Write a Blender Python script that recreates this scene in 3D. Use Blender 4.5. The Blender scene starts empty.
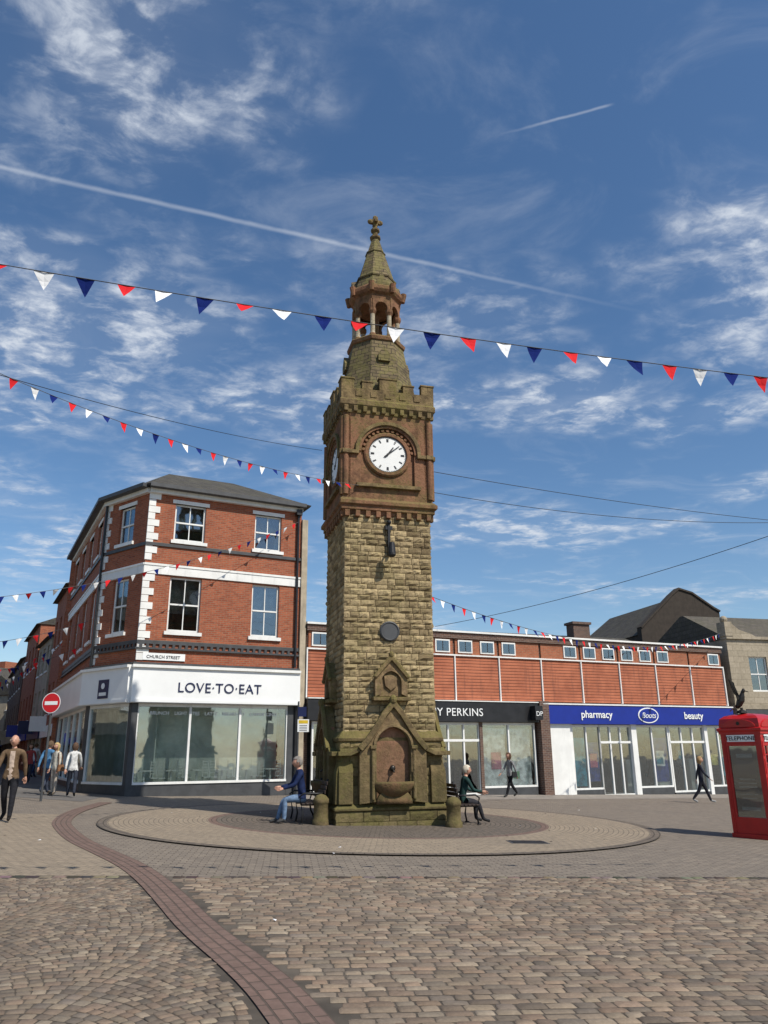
import bpy, bmesh, math, random
from mathutils import Vector, Matrix
random.seed(7)
sc=bpy.context.scene
sc.view_settings.view_transform='Standard'; sc.view_settings.look='None'; sc.view_settings.exposure=0
R=math.radians
def rnd(a,b): return random.uniform(a,b)
SL=-0.028
def gz(x): return SL*max(-40,min(40,x))
# ---------------------------------------------------------------- materials
def newmat(name):
    m=bpy.data.materials.new(name); m.use_nodes=True
    nt=m.node_tree; nt.nodes.clear()
    out=nt.nodes.new('ShaderNodeOutputMaterial')
    return m,nt,out
def nd(nt,t,**k):
    n=nt.nodes.new(t)
    for a,b in k.items():
        if a.startswith('i_'): n.inputs[a[2:].replace('_',' ')].default_value=b
        else: setattr(n,a,b)
    return n
def mth(nt,op,a,b=None,c=None,clamp=False):
    n=nt.nodes.new('ShaderNodeMath'); n.operation=op; n.use_clamp=clamp
    for i,v in enumerate((a,b,c)):
        if v is None: continue
        if isinstance(v,(int,float)): n.inputs[i].default_value=v
        else: nt.links.new(v,n.inputs[i])
    return n.outputs[0]
def mix(nt,fac,a,b,blend='MIX'):
    n=nt.nodes.new('ShaderNodeMix'); n.data_type='RGBA'; n.blend_type=blend
    for s,v in ((n.inputs[0],fac),(n.inputs[6],a),(n.inputs[7],b)):
        if isinstance(v,(int,float)): s.default_value=v
        elif isinstance(v,tuple): s.default_value=(*v[:3],1)
        else: nt.links.new(v,s)
    return n.outputs[2]
def noise(nt,vec,scale,detail=4,rough=.6,dist=0):
    n=nd(nt,'ShaderNodeTexNoise'); n.inputs['Scale'].default_value=scale
    n.inputs['Detail'].default_value=detail; n.inputs['Roughness'].default_value=rough
    n.inputs['Distortion'].default_value=dist
    if vec is not None: nt.links.new(vec,n.inputs['Vector'])
    return n.outputs['Fac']
def ramp(nt,fac,a,b,va=0.,vb=1.):
    n=nd(nt,'ShaderNodeMapRange'); n.clamp=True; n.interpolation_type='SMOOTHSTEP'
    n.inputs['From Min'].default_value=a; n.inputs['From Max'].default_value=b
    n.inputs['To Min'].default_value=va; n.inputs['To Max'].default_value=vb
    nt.links.new(fac,n.inputs['Value']); return n.outputs['Result']
def bsdf(nt,out,col,rough=.7,metal=0.,bump=None,bstr=.3,bdist=.02,spec=.4):
    p=nd(nt,'ShaderNodeBsdfPrincipled')
    if isinstance(col,tuple): p.inputs['Base Color'].default_value=(*col[:3],1)
    else: nt.links.new(col,p.inputs['Base Color'])
    if isinstance(rough,(int,float)): p.inputs['Roughness'].default_value=rough
    else: nt.links.new(rough,p.inputs['Roughness'])
    p.inputs['Metallic'].default_value=metal; p.inputs['Specular IOR Level'].default_value=spec
    if bump is not None:
        b=nd(nt,'ShaderNodeBump'); b.inputs['Strength'].default_value=bstr; b.inputs['Distance'].default_value=bdist
        nt.links.new(bump,b.inputs['Height']); nt.links.new(b.outputs[0],p.inputs['Normal'])
    nt.links.new(p.outputs[0],out.inputs[0]); return p
def simple(name,c,rough=.6,metal=0.,var=.2,scale=3.,bstr=.15,spec=.4,streak=0.):
    m,nt,out=newmat(name)
    tc=nd(nt,'ShaderNodeTexCoord').outputs['Object']
    f=noise(nt,tc,scale,5)
    f2=noise(nt,tc,scale*9,3)
    k=ramp(nt,f,.3,.7)
    col=mix(nt,k,tuple(x*(1-var) for x in c),tuple(min(1,x*(1+var*.6)) for x in c))
    if streak>0:
        mp=nd(nt,'ShaderNodeMapping'); mp.inputs['Scale'].default_value=(5,5,.35)
        nt.links.new(tc,mp.inputs[0])
        s=ramp(nt,noise(nt,mp.outputs[0],1.4,4),.5,.75,0,streak)
        col=mix(nt,s,col,tuple(x*.35 for x in c))
    bsdf(nt,out,col,rough,metal,f2,bstr,.01,spec)
    return m
def brickmat(name,c1,c2,mortar,bw,bh,ms,bump=.6,stain=(.05,.05,.04),stamt=.4,stsc=.5,var=.35,moss=None,mossamt=0,rough=.85,offset=.5,bias=0.,distort=0.):
    m,nt,out=newmat(name)
    tc=nd(nt,'ShaderNodeTexCoord'); uv=tc.outputs['UV']
    vec=uv
    if distort>0:
        nn=nd(nt,'ShaderNodeTexNoise'); nn.inputs['Scale'].default_value=1.3; nn.inputs['Detail'].default_value=3
        nt.links.new(uv,nn.inputs['Vector'])
        vm=nd(nt,'ShaderNodeVectorMath',operation='MULTIPLY_ADD'); nt.links.new(nn.outputs['Color'],vm.inputs[0])
        vm.inputs[1].default_value=(distort,)*3; nt.links.new(uv,vm.inputs[2]); vec=vm.outputs[0]
    br=nd(nt,'ShaderNodeTexBrick'); nt.links.new(vec,br.inputs['Vector'])
    br.offset=offset
    br.inputs['Scale'].default_value=1; br.inputs['Brick Width'].default_value=bw; br.inputs['Row Height'].default_value=bh
    br.inputs['Mortar Size'].default_value=ms; br.inputs['Mortar Smooth'].default_value=.3; br.inputs['Bias'].default_value=bias
    br.inputs['Color1'].default_value=(*c1,1); br.inputs['Color2'].default_value=(*c2,1); br.inputs['Mortar'].default_value=(*mortar,1)
    g=nd(nt,'ShaderNodeNewGeometry').outputs['Position']
    col=br.outputs['Color']
    n1=noise(nt,g,stsc,6,.65); n2=noise(nt,g,9,4)
    n3=noise(nt,g,2.3,4)
    col=mix(nt,ramp(nt,n2,.3,.7,0,var),col,mix(nt,1.,col,(.45,.45,.45),'MULTIPLY'))
    col=mix(nt,ramp(nt,n1,.48,.72,0,stamt),col,stain)
    if moss: col=mix(nt,ramp(nt,mth(nt,'ADD',mth(nt,'MULTIPLY',n3,.5),mth(nt,'MULTIPLY',n2,.5)),.44,.58,0,mossamt),col,moss)
    h=mth(nt,'ADD',mth(nt,'SUBTRACT',1.,br.outputs['Fac']),mth(nt,'MULTIPLY',n2,.7))
    bsdf(nt,out,col,rough,0,h,bump,.015,.25)
    return m
def glassmat(name,tint=(.75,.82,.8),refl=.22):
    m,nt,out=newmat(name)
    tr=nd(nt,'ShaderNodeBsdfTransparent'); tr.inputs[0].default_value=(*tint,1)
    gl=nd(nt,'ShaderNodeBsdfGlossy'); gl.inputs['Roughness'].default_value=.03; gl.inputs['Color'].default_value=(.9,.95,1,1)
    tc=nd(nt,'ShaderNodeTexCoord').outputs['Object']
    b=nd(nt,'ShaderNodeBump'); b.inputs['Strength'].default_value=.08; b.inputs['Distance'].default_value=.05
    nt.links.new(noise(nt,tc,1.2,2),b.inputs['Height']); nt.links.new(b.outputs[0],gl.inputs['Normal'])
    fr=nd(nt,'ShaderNodeLayerWeight'); fr.inputs['Blend'].default_value=.25
    f=mth(nt,'ADD',mth(nt,'MULTIPLY',fr.outputs['Fresnel'],.6),refl,clamp=True)
    mx=nd(nt,'ShaderNodeMixShader'); nt.links.new(f,mx.inputs[0]); nt.links.new(tr.outputs[0],mx.inputs[1]); nt.links.new(gl.outputs[0],mx.inputs[2])
    nt.links.new(mx.outputs[0],out.inputs[0]); return m
def stonemat(name,base,dark,lich,lamt,tone=True,red=None,soot=.45):
    m,nt,out=newmat(name)
    g=nd(nt,'ShaderNodeNewGeometry'); pos=g.outputs['Position']
    n1=noise(nt,pos,1.1,6,.7); n2=noise(nt,pos,14,5,.7); n3=noise(nt,pos,4,5,.7)
    col=mix(nt,ramp(nt,n3,.3,.7),dark,base)
    if red: col=mix(nt,ramp(nt,noise(nt,pos,.9,4),.42,.6),col,red)
    if tone:
        a=nd(nt,'ShaderNodeAttribute'); a.attribute_name='tone'
        col=mix(nt,.7,col,mix(nt,a.outputs['Fac'],tuple(x*.6 for x in dark),tuple(min(1,x*1.3) for x in base)))
    lf=mth(nt,'ADD',mth(nt,'MULTIPLY',n1,.6),mth(nt,'MULTIPLY',n2,.4))
    sx=nd(nt,'ShaderNodeSeparateXYZ'); nt.links.new(g.outputs['Normal'],sx.inputs[0])
    lf=mth(nt,'ADD',lf,mth(nt,'MULTIPLY',mth(nt,'MAXIMUM',sx.outputs['Z'],0.),.18))
    col=mix(nt,ramp(nt,lf,.46,.62,0,lamt),col,lich)
    mp=nd(nt,'ShaderNodeMapping'); mp.inputs['Scale'].default_value=(3.5,3.5,.5); nt.links.new(pos,mp.inputs[0])
    col=mix(nt,ramp(nt,noise(nt,mp.outputs[0],1.2,5,.6),.5,.72,0,soot),col,tuple(x*.38 for x in dark))
    col=mix(nt,ramp(nt,n2,.5,.75,0,.45),col,tuple(x*.3 for x in dark))
    # weathering: damp green-black staining towards the foot of the tower
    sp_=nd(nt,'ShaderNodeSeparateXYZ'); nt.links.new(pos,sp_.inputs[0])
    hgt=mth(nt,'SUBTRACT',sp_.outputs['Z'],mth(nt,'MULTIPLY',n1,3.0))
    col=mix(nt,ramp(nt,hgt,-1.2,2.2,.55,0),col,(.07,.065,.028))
    bsdf(nt,out,col,.95,0,mth(nt,'ADD',n2,mth(nt,'MULTIPLY',n3,.6)),.8,.03,.15)
    return m
M={}
M['rock']=stonemat('shaft_sandstone',(.42,.325,.185),(.21,.15,.082),(.21,.18,.08),.42,soot=.4)
M['baserock']=stonemat('plinth_sandstone',(.32,.24,.125),(.13,.095,.05),(.19,.17,.05),.7,soot=.5)
M['ashlar']=stonemat('base_sandstone',(.30,.21,.115),(.13,.085,.05),(.18,.155,.05),.65,False,soot=.5)
M['redstone']=stonemat('red_sandstone',(.27,.145,.08),(.11,.06,.038),(.16,.13,.05),.7,False,(.24,.122,.072),soot=.5)
M['moss']=stonemat('mossy_stone',(.25,.18,.09),(.1,.07,.04),(.18,.155,.05),.8,False,soot=.5)
M['pink']=stonemat('pink_sandstone',(.36,.185,.12),(.22,.11,.075),(.22,.15,.07),.3,False,soot=.3)
M['palestone']=stonemat('pale_column_stone',(.5,.44,.33),(.3,.24,.16),(.28,.24,.12),.3,False,soot=.2)
M['spire']=brickmat('spire_stone',(.21,.16,.085),(.115,.085,.05),(.05,.04,.025),.24,.12,.012,.9,moss=(.185,.16,.055),mossamt=.7,stain=(.05,.04,.025),stamt=.6,stsc=1.2)
M['mortar']=simple('mortar',(.13,.105,.065),.95)
M['redbrick']=brickmat('red_brick',(.40,.115,.055),(.27,.07,.035),(.27,.19,.13),.225,.075,.009,.3,stamt=.35,stain=(.17,.052,.03),var=.3)
M['dkbrick']=brickmat('dark_brick',(.10,.055,.045),(.16,.085,.06),(.22,.19,.16),.225,.075,.010,.3)
M['wallbrick']=brickmat('orange_brick',(.40,.13,.065),(.32,.10,.05),(.3,.2,.13),.225,.075,.008,.3)
M['white']=simple('white_paint',(.76,.76,.73),.5,var=.08,scale=1.5,bstr=.05,streak=.2)
M['whitesign']=simple('white_sign_panel',(.8,.81,.8),.35,var=.05,scale=.8,bstr=.02)
M['cream']=simple('cream_stucco',(.40,.34,.25),.9,streak=.4)
M['black']=simple('black_paint',(.018,.018,.02),.4,var=.3)
M['dkgrey']=simple('dark_grey_paint',(.06,.062,.065),.5)
M['slate']=brickmat('slate_roof',(.055,.05,.046),(.085,.078,.07),(.025,.025,.025),.3,.2,.008,.5,moss=(.1,.095,.06),mossamt=.35)
M['stoneslate']=brickmat('stone_slate_roof',(.09,.08,.066),(.125,.108,.088),(.04,.035,.03),.4,.25,.01,.6,moss=(.09,.085,.05),mossamt=.4)
M['glass']=glassmat('window_glass',(.6,.65,.65),.16)
M['shopglass']=glassmat('shop_glass',(.92,.96,.94),.15)
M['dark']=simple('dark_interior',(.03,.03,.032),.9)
M['curtain']=simple('net_curtain',(.42,.42,.4),.9,var=.3,scale=6)
M['interior']=simple('shop_interior_wall',(.66,.7,.66),.8,var=.25,scale=1.2)
M['blue']=simple('blue_sign',(.008,.025,.25),.35,var=.08)
M['navy']=simple('navy_panel',(.012,.018,.07),.4)
M['palestonewall']=brickmat('pale_ashlar',(.42,.36,.27),(.35,.30,.22),(.2,.17,.12),.6,.3,.008,.3,stamt=.5,stain=(.16,.13,.09))
M['brownwall']=simple('brown_render',(.045,.035,.027),.9,streak=.4)
M['red']=simple('red_gloss_paint',(.42,.012,.012),.28,var=.15)
M['bred']=simple('bunting_red',(.62,.02,.025),.8,var=.1,spec=.1)
M['bblue']=simple('bunting_blue',(.01,.022,.14),.9,var=.1,spec=.05)
M['bwhite']=simple('bunting_white',(.8,.8,.8),.8,var=.04,spec=.1)
M['cord']=simple('cord',(.10,.10,.10),.8)
M['cable']=simple('cable',(.02,.02,.022),.6)
M['clock']=simple('clock_dial_enamel',(.8,.8,.77),.35,var=.04)
M['wood']=simple('bench_wood',(.035,.022,.016),.6)
M['metal']=simple('dark_metal',(.025,.025,.027),.45,.3)
M['bronze']=simple('bronze',(.035,.03,.025),.4,.5)
m,nt,out=newmat('ribbed_terracotta_panel')
tc=nd(nt,'ShaderNodeTexCoord').outputs['UV']; sx=nd(nt,'ShaderNodeSeparateXYZ'); nt.links.new(tc,sx.inputs[0])
fr=mth(nt,'FRACT',mth(nt,'MULTIPLY',sx.outputs['Y'],7.5)); rib=ramp(nt,mth(nt,'ABSOLUTE',mth(nt,'SUBTRACT',fr,.5)),.32,.46)
g=nd(nt,'ShaderNodeNewGeometry').outputs['Position']
c=mix(nt,ramp(nt,noise(nt,g,1.1,5),.3,.7),(.32,.095,.045),(.46,.15,.075))
mp=nd(nt,'ShaderNodeMapping'); mp.inputs['Scale'].default_value=(4,4,.4); nt.links.new(g,mp.inputs[0])
c=mix(nt,ramp(nt,noise(nt,mp.outputs[0],1.3,5),.5,.75,0,.5),c,(.12,.045,.03))
c=mix(nt,mth(nt,'MULTIPLY',rib,.75),c,(.13,.04,.022))
bsdf(nt,out,c,.75,0,mth(nt,'SUBTRACT',1.,rib),.6,.03)
M['terr']=m
m,nt,out=newmat('sett_stone')
at_=nd(nt,'ShaderNodeAttribute'); at_.attribute_name='tone'
pos=nd(nt,'ShaderNodeNewGeometry').outputs['Position']
n1=noise(nt,pos,.45,6,.65); n2=noise(nt,pos,28,5,.7); n3=noise(nt,pos,5,4)
c=mix(nt,ramp(nt,n2,.3,.7,0,.5),at_.outputs['Color'],mix(nt,1.,at_.outputs['Color'],(.5,.5,.5),'MULTIPLY'))
c=mix(nt,ramp(nt,n1,.46,.68,0,.45),c,(.115,.094,.073))
c=mix(nt,ramp(nt,n3,.56,.75,0,.25),c,(.28,.225,.17))
bsdf(nt,out,c,.8,0,n2,.5,.006,.2)
M['settstone']=m
G=dict(bump=.8,stsc=.35)
M['paver']=brickmat('small_block_paving',(.25,.21,.165),(.19,.16,.13),(.11,.09,.07),.21,.105,.008,stamt=.5,stain=(.15,.13,.108),distort=.02,**G)
M['sett']=simple('sett_joint_sand',(.085,.07,.054),.95,var=.4,scale=2)
M['tan']=brickmat('tan_paving',(.32,.258,.185),(.265,.215,.158),(.17,.14,.105),.22,.11,.009,stamt=.5,stain=(.19,.158,.12),**G)
M['tandk']=brickmat('brown_paving',(.17,.138,.108),(.13,.108,.088),(.07,.06,.048),.2,.12,.012,stamt=.4,stain=(.1,.086,.07),**G)
M['redband']=brickmat('red_band_paving',(.19,.125,.1),(.16,.108,.088),(.1,.075,.06),.22,.11,.01,stamt=.6,stain=(.135,.105,.085),**G)
M['slab']=brickmat('pavement_slabs',(.30,.265,.225),(.25,.22,.19),(.13,.12,.1),.6,.45,.01,stamt=.4,stain=(.2,.175,.145),**G)
M['asph']=simple('asphalt',(.125,.115,.105),.9,var=.25,scale=.6)
# ---------------------------------------------------------------- mesh helpers
def link(o): sc.collection.objects.link(o); return o
def empty(name,loc=(0,0,0),rz=0):
    e=bpy.data.objects.new(name,None); e.empty_display_size=.3; e.location=loc; e.rotation_euler=(0,0,rz); return link(e)
class B:
    def __init__(s,name,mats,parent=None,Mx=None):
        s.name=name; s.mats=mats if isinstance(mats,list) else [mats]; s.parent=parent
        s.bm=bmesh.new(); s.M=Mx or Matrix(); s.mi=0
    def v(s,*p): return s.bm.verts.new(s.M@Vector(p))
    def f(s,vs):
        try:
            fa=s.bm.faces.new(vs); fa.material_index=s.mi; return fa
        except ValueError: return None
    def box(s,x0,x1,y0,y1,z0,z1):
        a=[s.v(x,y,z) for z in (z0,z1) for x,y in ((x0,y0),(x1,y0),(x1,y1),(x0,y1))]
        for q in ((3,2,1,0),(4,5,6,7),(0,1,5,4),(1,2,6,5),(2,3,7,6),(3,0,4,7)): s.f([a[i] for i in q])
    def loft(s,rings,cap=True,closed=True):
        rr=[[s.v(*p) for p in r] for r in rings]; n=len(rr[0])
        for a,b in zip(rr[:-1],rr[1:]):
            for i in range(n if closed else n-1):
                j=(i+1)%n; s.f([a[i],a[j],b[j],b[i]])
        if cap and closed: s.f(rr[0][::-1]); s.f(rr[-1])
    def extr(s,pts,y0,y1):
        s.loft([[(x,y1,z) for x,z in pts],[(x,y0,z) for x,z in pts]])
    def lathe(s,prof,n=16,cx=0,cy=0,ph=0.):
        s.loft([[(cx+r*math.cos(ph+2*math.pi*i/n),cy+r*math.sin(ph+2*math.pi*i/n),z) for i in range(n)] for r,z in prof])
    def cyl(s,p0,p1,r0,r1=None,n=8):
        r1=r0 if r1 is None else r1; p0=Vector(p0);p1=Vector(p1); d=(p1-p0).normalized()
        a=d.orthogonal().normalized(); b=d.cross(a)
        s.loft([[tuple(p+(a*math.cos(2*math.pi*i/n)+b*math.sin(2*math.pi*i/n))*r) for i in range(n)] for p,r in ((p0,r0),(p1,r1))])
    def tube(s,pts,r,n=6):
        pts=[Vector(p) for p in pts]; rings=[]
        for i,p in enumerate(pts):
            d=(pts[min(i+1,len(pts)-1)]-pts[max(i-1,0)]).normalized()
            a=d.cross(Vector((0,0,1))); a=a.normalized() if a.length>1e-4 else Vector((1,0,0)); b=a.cross(d)
            rings.append([tuple(p+(a*math.cos(2*math.pi*k/n)+b*math.sin(2*math.pi*k/n))*r) for k in range(n)])
        s.loft(rings)
    def sweep(s,pts,w,y0,y1):
        n=len(pts); rings=[]
        for i in range(n):
            p=Vector(pts[i]); a=Vector(pts[max(i-1,0)]); b=Vector(pts[min(i+1,n-1)])
            d1=(p-a).normalized() if i>0 else (b-p).normalized(); d2=(b-p).normalized() if i<n-1 else d1
            nn=Vector((-(d1+d2).y,(d1+d2).x)); nn.normalize()
            c=max(.4,nn.dot(Vector((-d1.y,d1.x)))); nn=nn/c
            A=p+nn*w/2; C=p-nn*w/2
            rings.append([(A.x,y0,A.y),(A.x,y1,A.y),(C.x,y1,C.y),(C.x,y0,C.y)])
        s.loft(rings)
    def bridge(s,inner,outer,y0,y1):
        n=len(inner)
        I0=[s.v(x,y0,z) for x,z in inner]; O0=[s.v(x,y0,z) for x,z in outer]
        I1=[s.v(x,y1,z) for x,z in inner]; O1=[s.v(x,y1,z) for x,z in outer]
        for i in range(n-1):
            s.f([I0[i],I0[i+1],O0[i+1],O0[i]]); s.f([I0[i+1],I0[i],I1[i],I1[i+1]]); s.f([O0[i],O0[i+1],O1[i+1],O1[i]])
        s.f([I0[0],O0[0],O1[0],I1[0]]); s.f([I0[-1],I1[-1],O1[-1],O0[-1]])
    def sphere(s,c,r,sx=1,sy=1,sz=1,nu=12,nv=8):
        rings=[]
        for j in range(nv+1):
            th=math.pi*j/nv; rr=max(math.sin(th),.02)
            rings.append([(c[0]+r*sx*rr*math.cos(2*math.pi*i/nu),c[1]+r*sy*rr*math.sin(2*math.pi*i/nu),c[2]-r*sz*math.cos(th)) for i in range(nu)])
        s.loft(rings)
    def done(s,smooth=False,bevel=0,recalc=True):
        if recalc: bmesh.ops.recalc_face_normals(s.bm,faces=s.bm.faces[:])
        uv=s.bm.loops.layers.uv.new('UVMap')
        s.bm.normal_update()
        for fa in s.bm.faces:
            n=fa.normal
            if abs(n.z)>.8 or (n.x==0 and n.y==0):
                for l in fa.loops: l[uv].uv=(l.vert.co.x,l.vert.co.y)
            else:
                T=Vector((-n.y,n.x,0)).normalized(); k=1/max(.3,math.sqrt(1-n.z*n.z))
                for l in fa.loops: l[uv].uv=(l.vert.co.dot(T),l.vert.co.z*k)
            fa.smooth=smooth
        me=bpy.data.meshes.new(s.name); s.bm.to_mesh(me); s.bm.free()
        for m in s.mats: me.materials.append(m)
        o=bpy.data.objects.new(s.name,me); link(o)
        if s.parent: o.parent=s.parent
        if bevel>0:
            b=o.modifiers.new('bevel','BEVEL'); b.width=bevel; b.segments=2; b.limit_method='ANGLE'; b.angle_limit=R(50)
        return o
def text(name,body,mat,parent,Mx,x,y,z,size,align='CENTER',shear=0,sp=1.,bold=0.):
    cu=bpy.data.curves.new(name,'FONT'); cu.body=body; cu.size=size; cu.align_x=align; cu.extrude=.008; cu.shear=shear; cu.space_character=sp; cu.offset=bold
    cu.materials.append(mat)
    o=bpy.data.objects.new(name,cu); link(o); o.parent=parent
    o.matrix_local=Mx@Matrix.Translation((x,y,z))@Matrix.Rotation(R(90),4,'X'); return o
def frame(p,q,org=(0,0)):
    a=math.atan2(q[1]-p[1],q[0]-p[0]); L=math.hypot(q[0]-p[0],q[1]-p[1])
    return Matrix.Translation((p[0]-org[0],p[1]-org[1],0))@Matrix.Rotation(a,4,'Z'),L
def wall_holes(b,x0,x1,z0,z1,y0,y1,holes):
    xs=sorted({x0,x1,*[h[0] for h in holes],*[h[1] for h in holes]}); 
    for a,c in zip(xs[:-1],xs[1:]):
        if c-a<1e-6: continue
        hs=sorted([h for h in holes if h[0]<=a+1e-6 and h[1]>=c-1e-6],key=lambda h:h[2])
        z=z0
        for h in hs:
            if h[2]>z: b.box(a,c,y0,y1,z,h[2])
            z=h[3]
        if z<z1: b.box(a,c,y0,y1,z,z1)
def sash(bw,bg,bc,xc,w,z0,z1,y=.1,curt=True):
    x0=xc-w/2;x1=xc+w/2; t=.07
    bw.box(x0,x0+t,y,y+.07,z0,z1); bw.box(x1-t,x1,y,y+.07,z0,z1)
    bw.box(x0+t,x1-t,y,y+.07,z0,z0+t+.02); bw.box(x0+t,x1-t,y,y+.07,z1-t,z1)
    zm=(z0+z1)/2; bw.box(x0+t,x1-t,y-.02,y+.05,zm-.03,zm+.03)
    bw.box(xc-.018,xc+.018,y+.01,y+.05,z0+t+.02,zm-.03); bw.box(xc-.018,xc+.018,y+.01,y+.05,zm+.03,z1-t)
    bg.box(x0+t,x1-t,y+.03,y+.04,z0+t,z1-t)
    if curt:
        h=rnd(.3,.75)
        bc.box(x0,x1,y+.2,y+.22,z1-(z1-z0)*h,z1)
        if rnd(0,1)<.5: bc.box(x0,x0+.22,y+.17,y+.19,z0,z1); bc.box(x1-.22,x1,y+.17,y+.19,z0,z1)
# ---------------------------------------------------------------- GROUND
def fin_sheet(bm,name,mat,uvf,dz):
    uv=bm.loops.layers.uv.new('UVMap')
    for v in bm.verts: v.co.z=gz(v.co.x)+dz
    bm.normal_update()
    for f in bm.faces:
        if f.normal.z<0: f.normal_flip()
        for l in f.loops: l[uv].uv=uvf(l.vert.co.x,l.vert.co.y) if uvf else (l.vert.co.x,l.vert.co.y)
    me=bpy.data.meshes.new(name); bm.to_mesh(me); bm.free(); me.materials.append(mat)
    return link(bpy.data.objects.new(name,me))
def sheet(name,mat,poly,dz,uvf=None):
    bm=bmesh.new(); vs=[bm.verts.new((x,y,0)) for x,y in poly]; bm.faces.new(vs)
    for X in (-40,40):
        bmesh.ops.bisect_plane(bm,geom=bm.verts[:]+bm.edges[:]+bm.faces[:],plane_co=(X,0,0),plane_no=(1,0,0))
    return fin_sheet(bm,name,mat,uvf,dz)
def rot(a): 
    c,s_=math.cos(a),math.sin(a); return lambda x,y:(c*x+s_*y,-s_*x+c*y)
sheet('ground',M['paver'],[(-600,-80),(600,-80),(600,900),(-600,900)],0,rot(R(7)))
def dl(x,o=0): return 10.9+(x+5)*.1286+o
sheet('sett_paving',M['sett'],[(-30,-30),(30,-30),(30,dl(30,.08)),(-30,dl(-30,.08))],.004)
band=[(2.4,-3),(1.15,.3),(.25,3.4),(-.55,5.6),(-.97,6.6),(-1.8,8.15),(-2.4,9.5),(-3.1,11.0),(-3.75,12.2),(-4.6,13.5),(-5.6,15.0),(-6.6,16.9),(-7.4,18.6),(-8.2,21.5),(-8.6,25)]
def smooth(pts,n=2):
    for _ in range(n):
        q=[pts[0]]
        for a,b in zip(pts[:-1],pts[1:]):
            q+= [(a[0]*.75+b[0]*.25,a[1]*.75+b[1]*.25),(a[0]*.25+b[0]*.75,a[1]*.25+b[1]*.75)]
        q.append(pts[-1]); pts=q
    return pts
band=smooth(band)
def bandx(y):
    for a,b in zip(band[:-1],band[1:]):
        if a[1]<=y<=b[1]: t=(y-a[1])/(b[1]-a[1]); return a[0]+(b[0]-a[0])*t
    return band[0][0] if y<band[0][1] else band[-1][0]
def strip(name,mat,pts,w,dz,off=0):
    bm=bmesh.new(); uv=bm.loops.layers.uv.new('UVMap'); prev=None; s=0; n=len(pts)
    for i,p in enumerate(pts):
        a=Vector(pts[max(i-1,0)]);b=Vector(pts[min(i+1,n-1)]); d=(b-a).normalized(); nn=Vector((-d.y,d.x))
        if i: s+=(Vector(p)-Vector(pts[i-1])).length
        L=Vector(p)+nn*(w/2+off); Q=Vector(p)-nn*(w/2-off)
        cur=(bm.verts.new((L.x,L.y,gz(L.x)+dz)),bm.verts.new((Q.x,Q.y,gz(Q.x)+dz)),s)
        if prev:
            f=bm.faces.new((prev[0],prev[1],cur[1],cur[0]))
            for l,u in zip(f.loops,((prev[2],w),(prev[2],0),(cur[2],0),(cur[2],w))): l[uv].uv=u
        prev=cur
    bm.normal_update()
    me=bpy.data.meshes.new(name); bm.to_mesh(me); bm.free(); me.materials.append(mat)
    return link(bpy.data.objects.new(name,me))
PAL=[(.25,.19,.135),(.20,.15,.11),(.165,.135,.105),(.28,.22,.155),(.23,.165,.12),(.13,.108,.088),(.30,.245,.18),(.19,.155,.125),(.24,.17,.12)]
def stone(bm,tl,cx,cy,w,h,ang,ztop,col):
    c,s_=math.cos(ang),math.sin(ang); V=[]
    ex=[-.5,-.39,.39,.5]
    tx,ty=rnd(-.035,.035),rnd(-.05,.05)
    for j,fy in enumerate(ex):
        row=[]
        for i,fx in enumerate(ex):
            inner=i in(1,2) and j in (1,2); corner=i in (0,3) and j in (0,3)
            k=.92 if corner else 1
            lx=fx*w*k+rnd(-.004,.004); ly=fy*h*k+rnd(-.004,.004)
            z=ztop+lx*tx+ly*ty if inner else .005
            if (not inner) and not corner: z=.006
            x=cx+lx*c-ly*s_; y=cy+lx*s_+ly*c
            row.append(bm.verts.new((x,y,gz(x)+z)))
        V.append(row)
    for j in range(3):
        for i in range(3):
            f=bm.faces.new((V[j][i],V[j][i+1],V[j+1][i+1],V[j+1][i])); f.smooth=True
            for l in f.loops: l[tl]=(*col,1)
def scol():
    a=random.choice(PAL); b=random.choice(PAL); k=rnd(.8,1.2); return tuple((x*.65+y*.35)*k for x,y in zip(a,b))
def setts(name):
    bm=bmesh.new(); tl=bm.loops.layers.float_color.new('tone'); a=math.atan(.1286)
    ca,sa=math.cos(a),math.sin(a)
    ox,oy=0,dl(0); v=0.06; first=True
    while v>-9.0:
        h=rnd(.095,.128) if not first else .15; v-=h/2; u=-14+rnd(0,.2); wav=rnd(-.01,.01); k=0
        while u<14:
            w=rnd(.125,.225) if not first else .17; uc=u+w/2; vv=v+(.02*math.sin(uc*.9+v)+wav if not first else 0)
            x=ox+uc*ca-vv*sa; y=oy+uc*sa+vv*ca; u+=w; k+=1
            if first:
                if abs(x-bandx(y))<.3: continue
                col=tuple(z*rnd(.8,1.2) for z in ((.055,.048,.042) if (k//2)%2 else (.2,.16,.12)))
                stone(bm,tl,x,y,w-.014,h-.014,a,.014,col); continue
            if (x<bandx(y)+.23+w/2) or abs(x)>y*.62+2.5: continue
            stone(bm,tl,x,y,w-.013,h-.012,a+rnd(-.03,.03),rnd(.010,.017),scol())
        v-=h/2; first=False
    me=bpy.data.meshes.new(name); bm.to_mesh(me); bm.free(); me.materials.append(M['settstone']); return link(bpy.data.objects.new(name,me))
setts('stone_setts')
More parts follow.
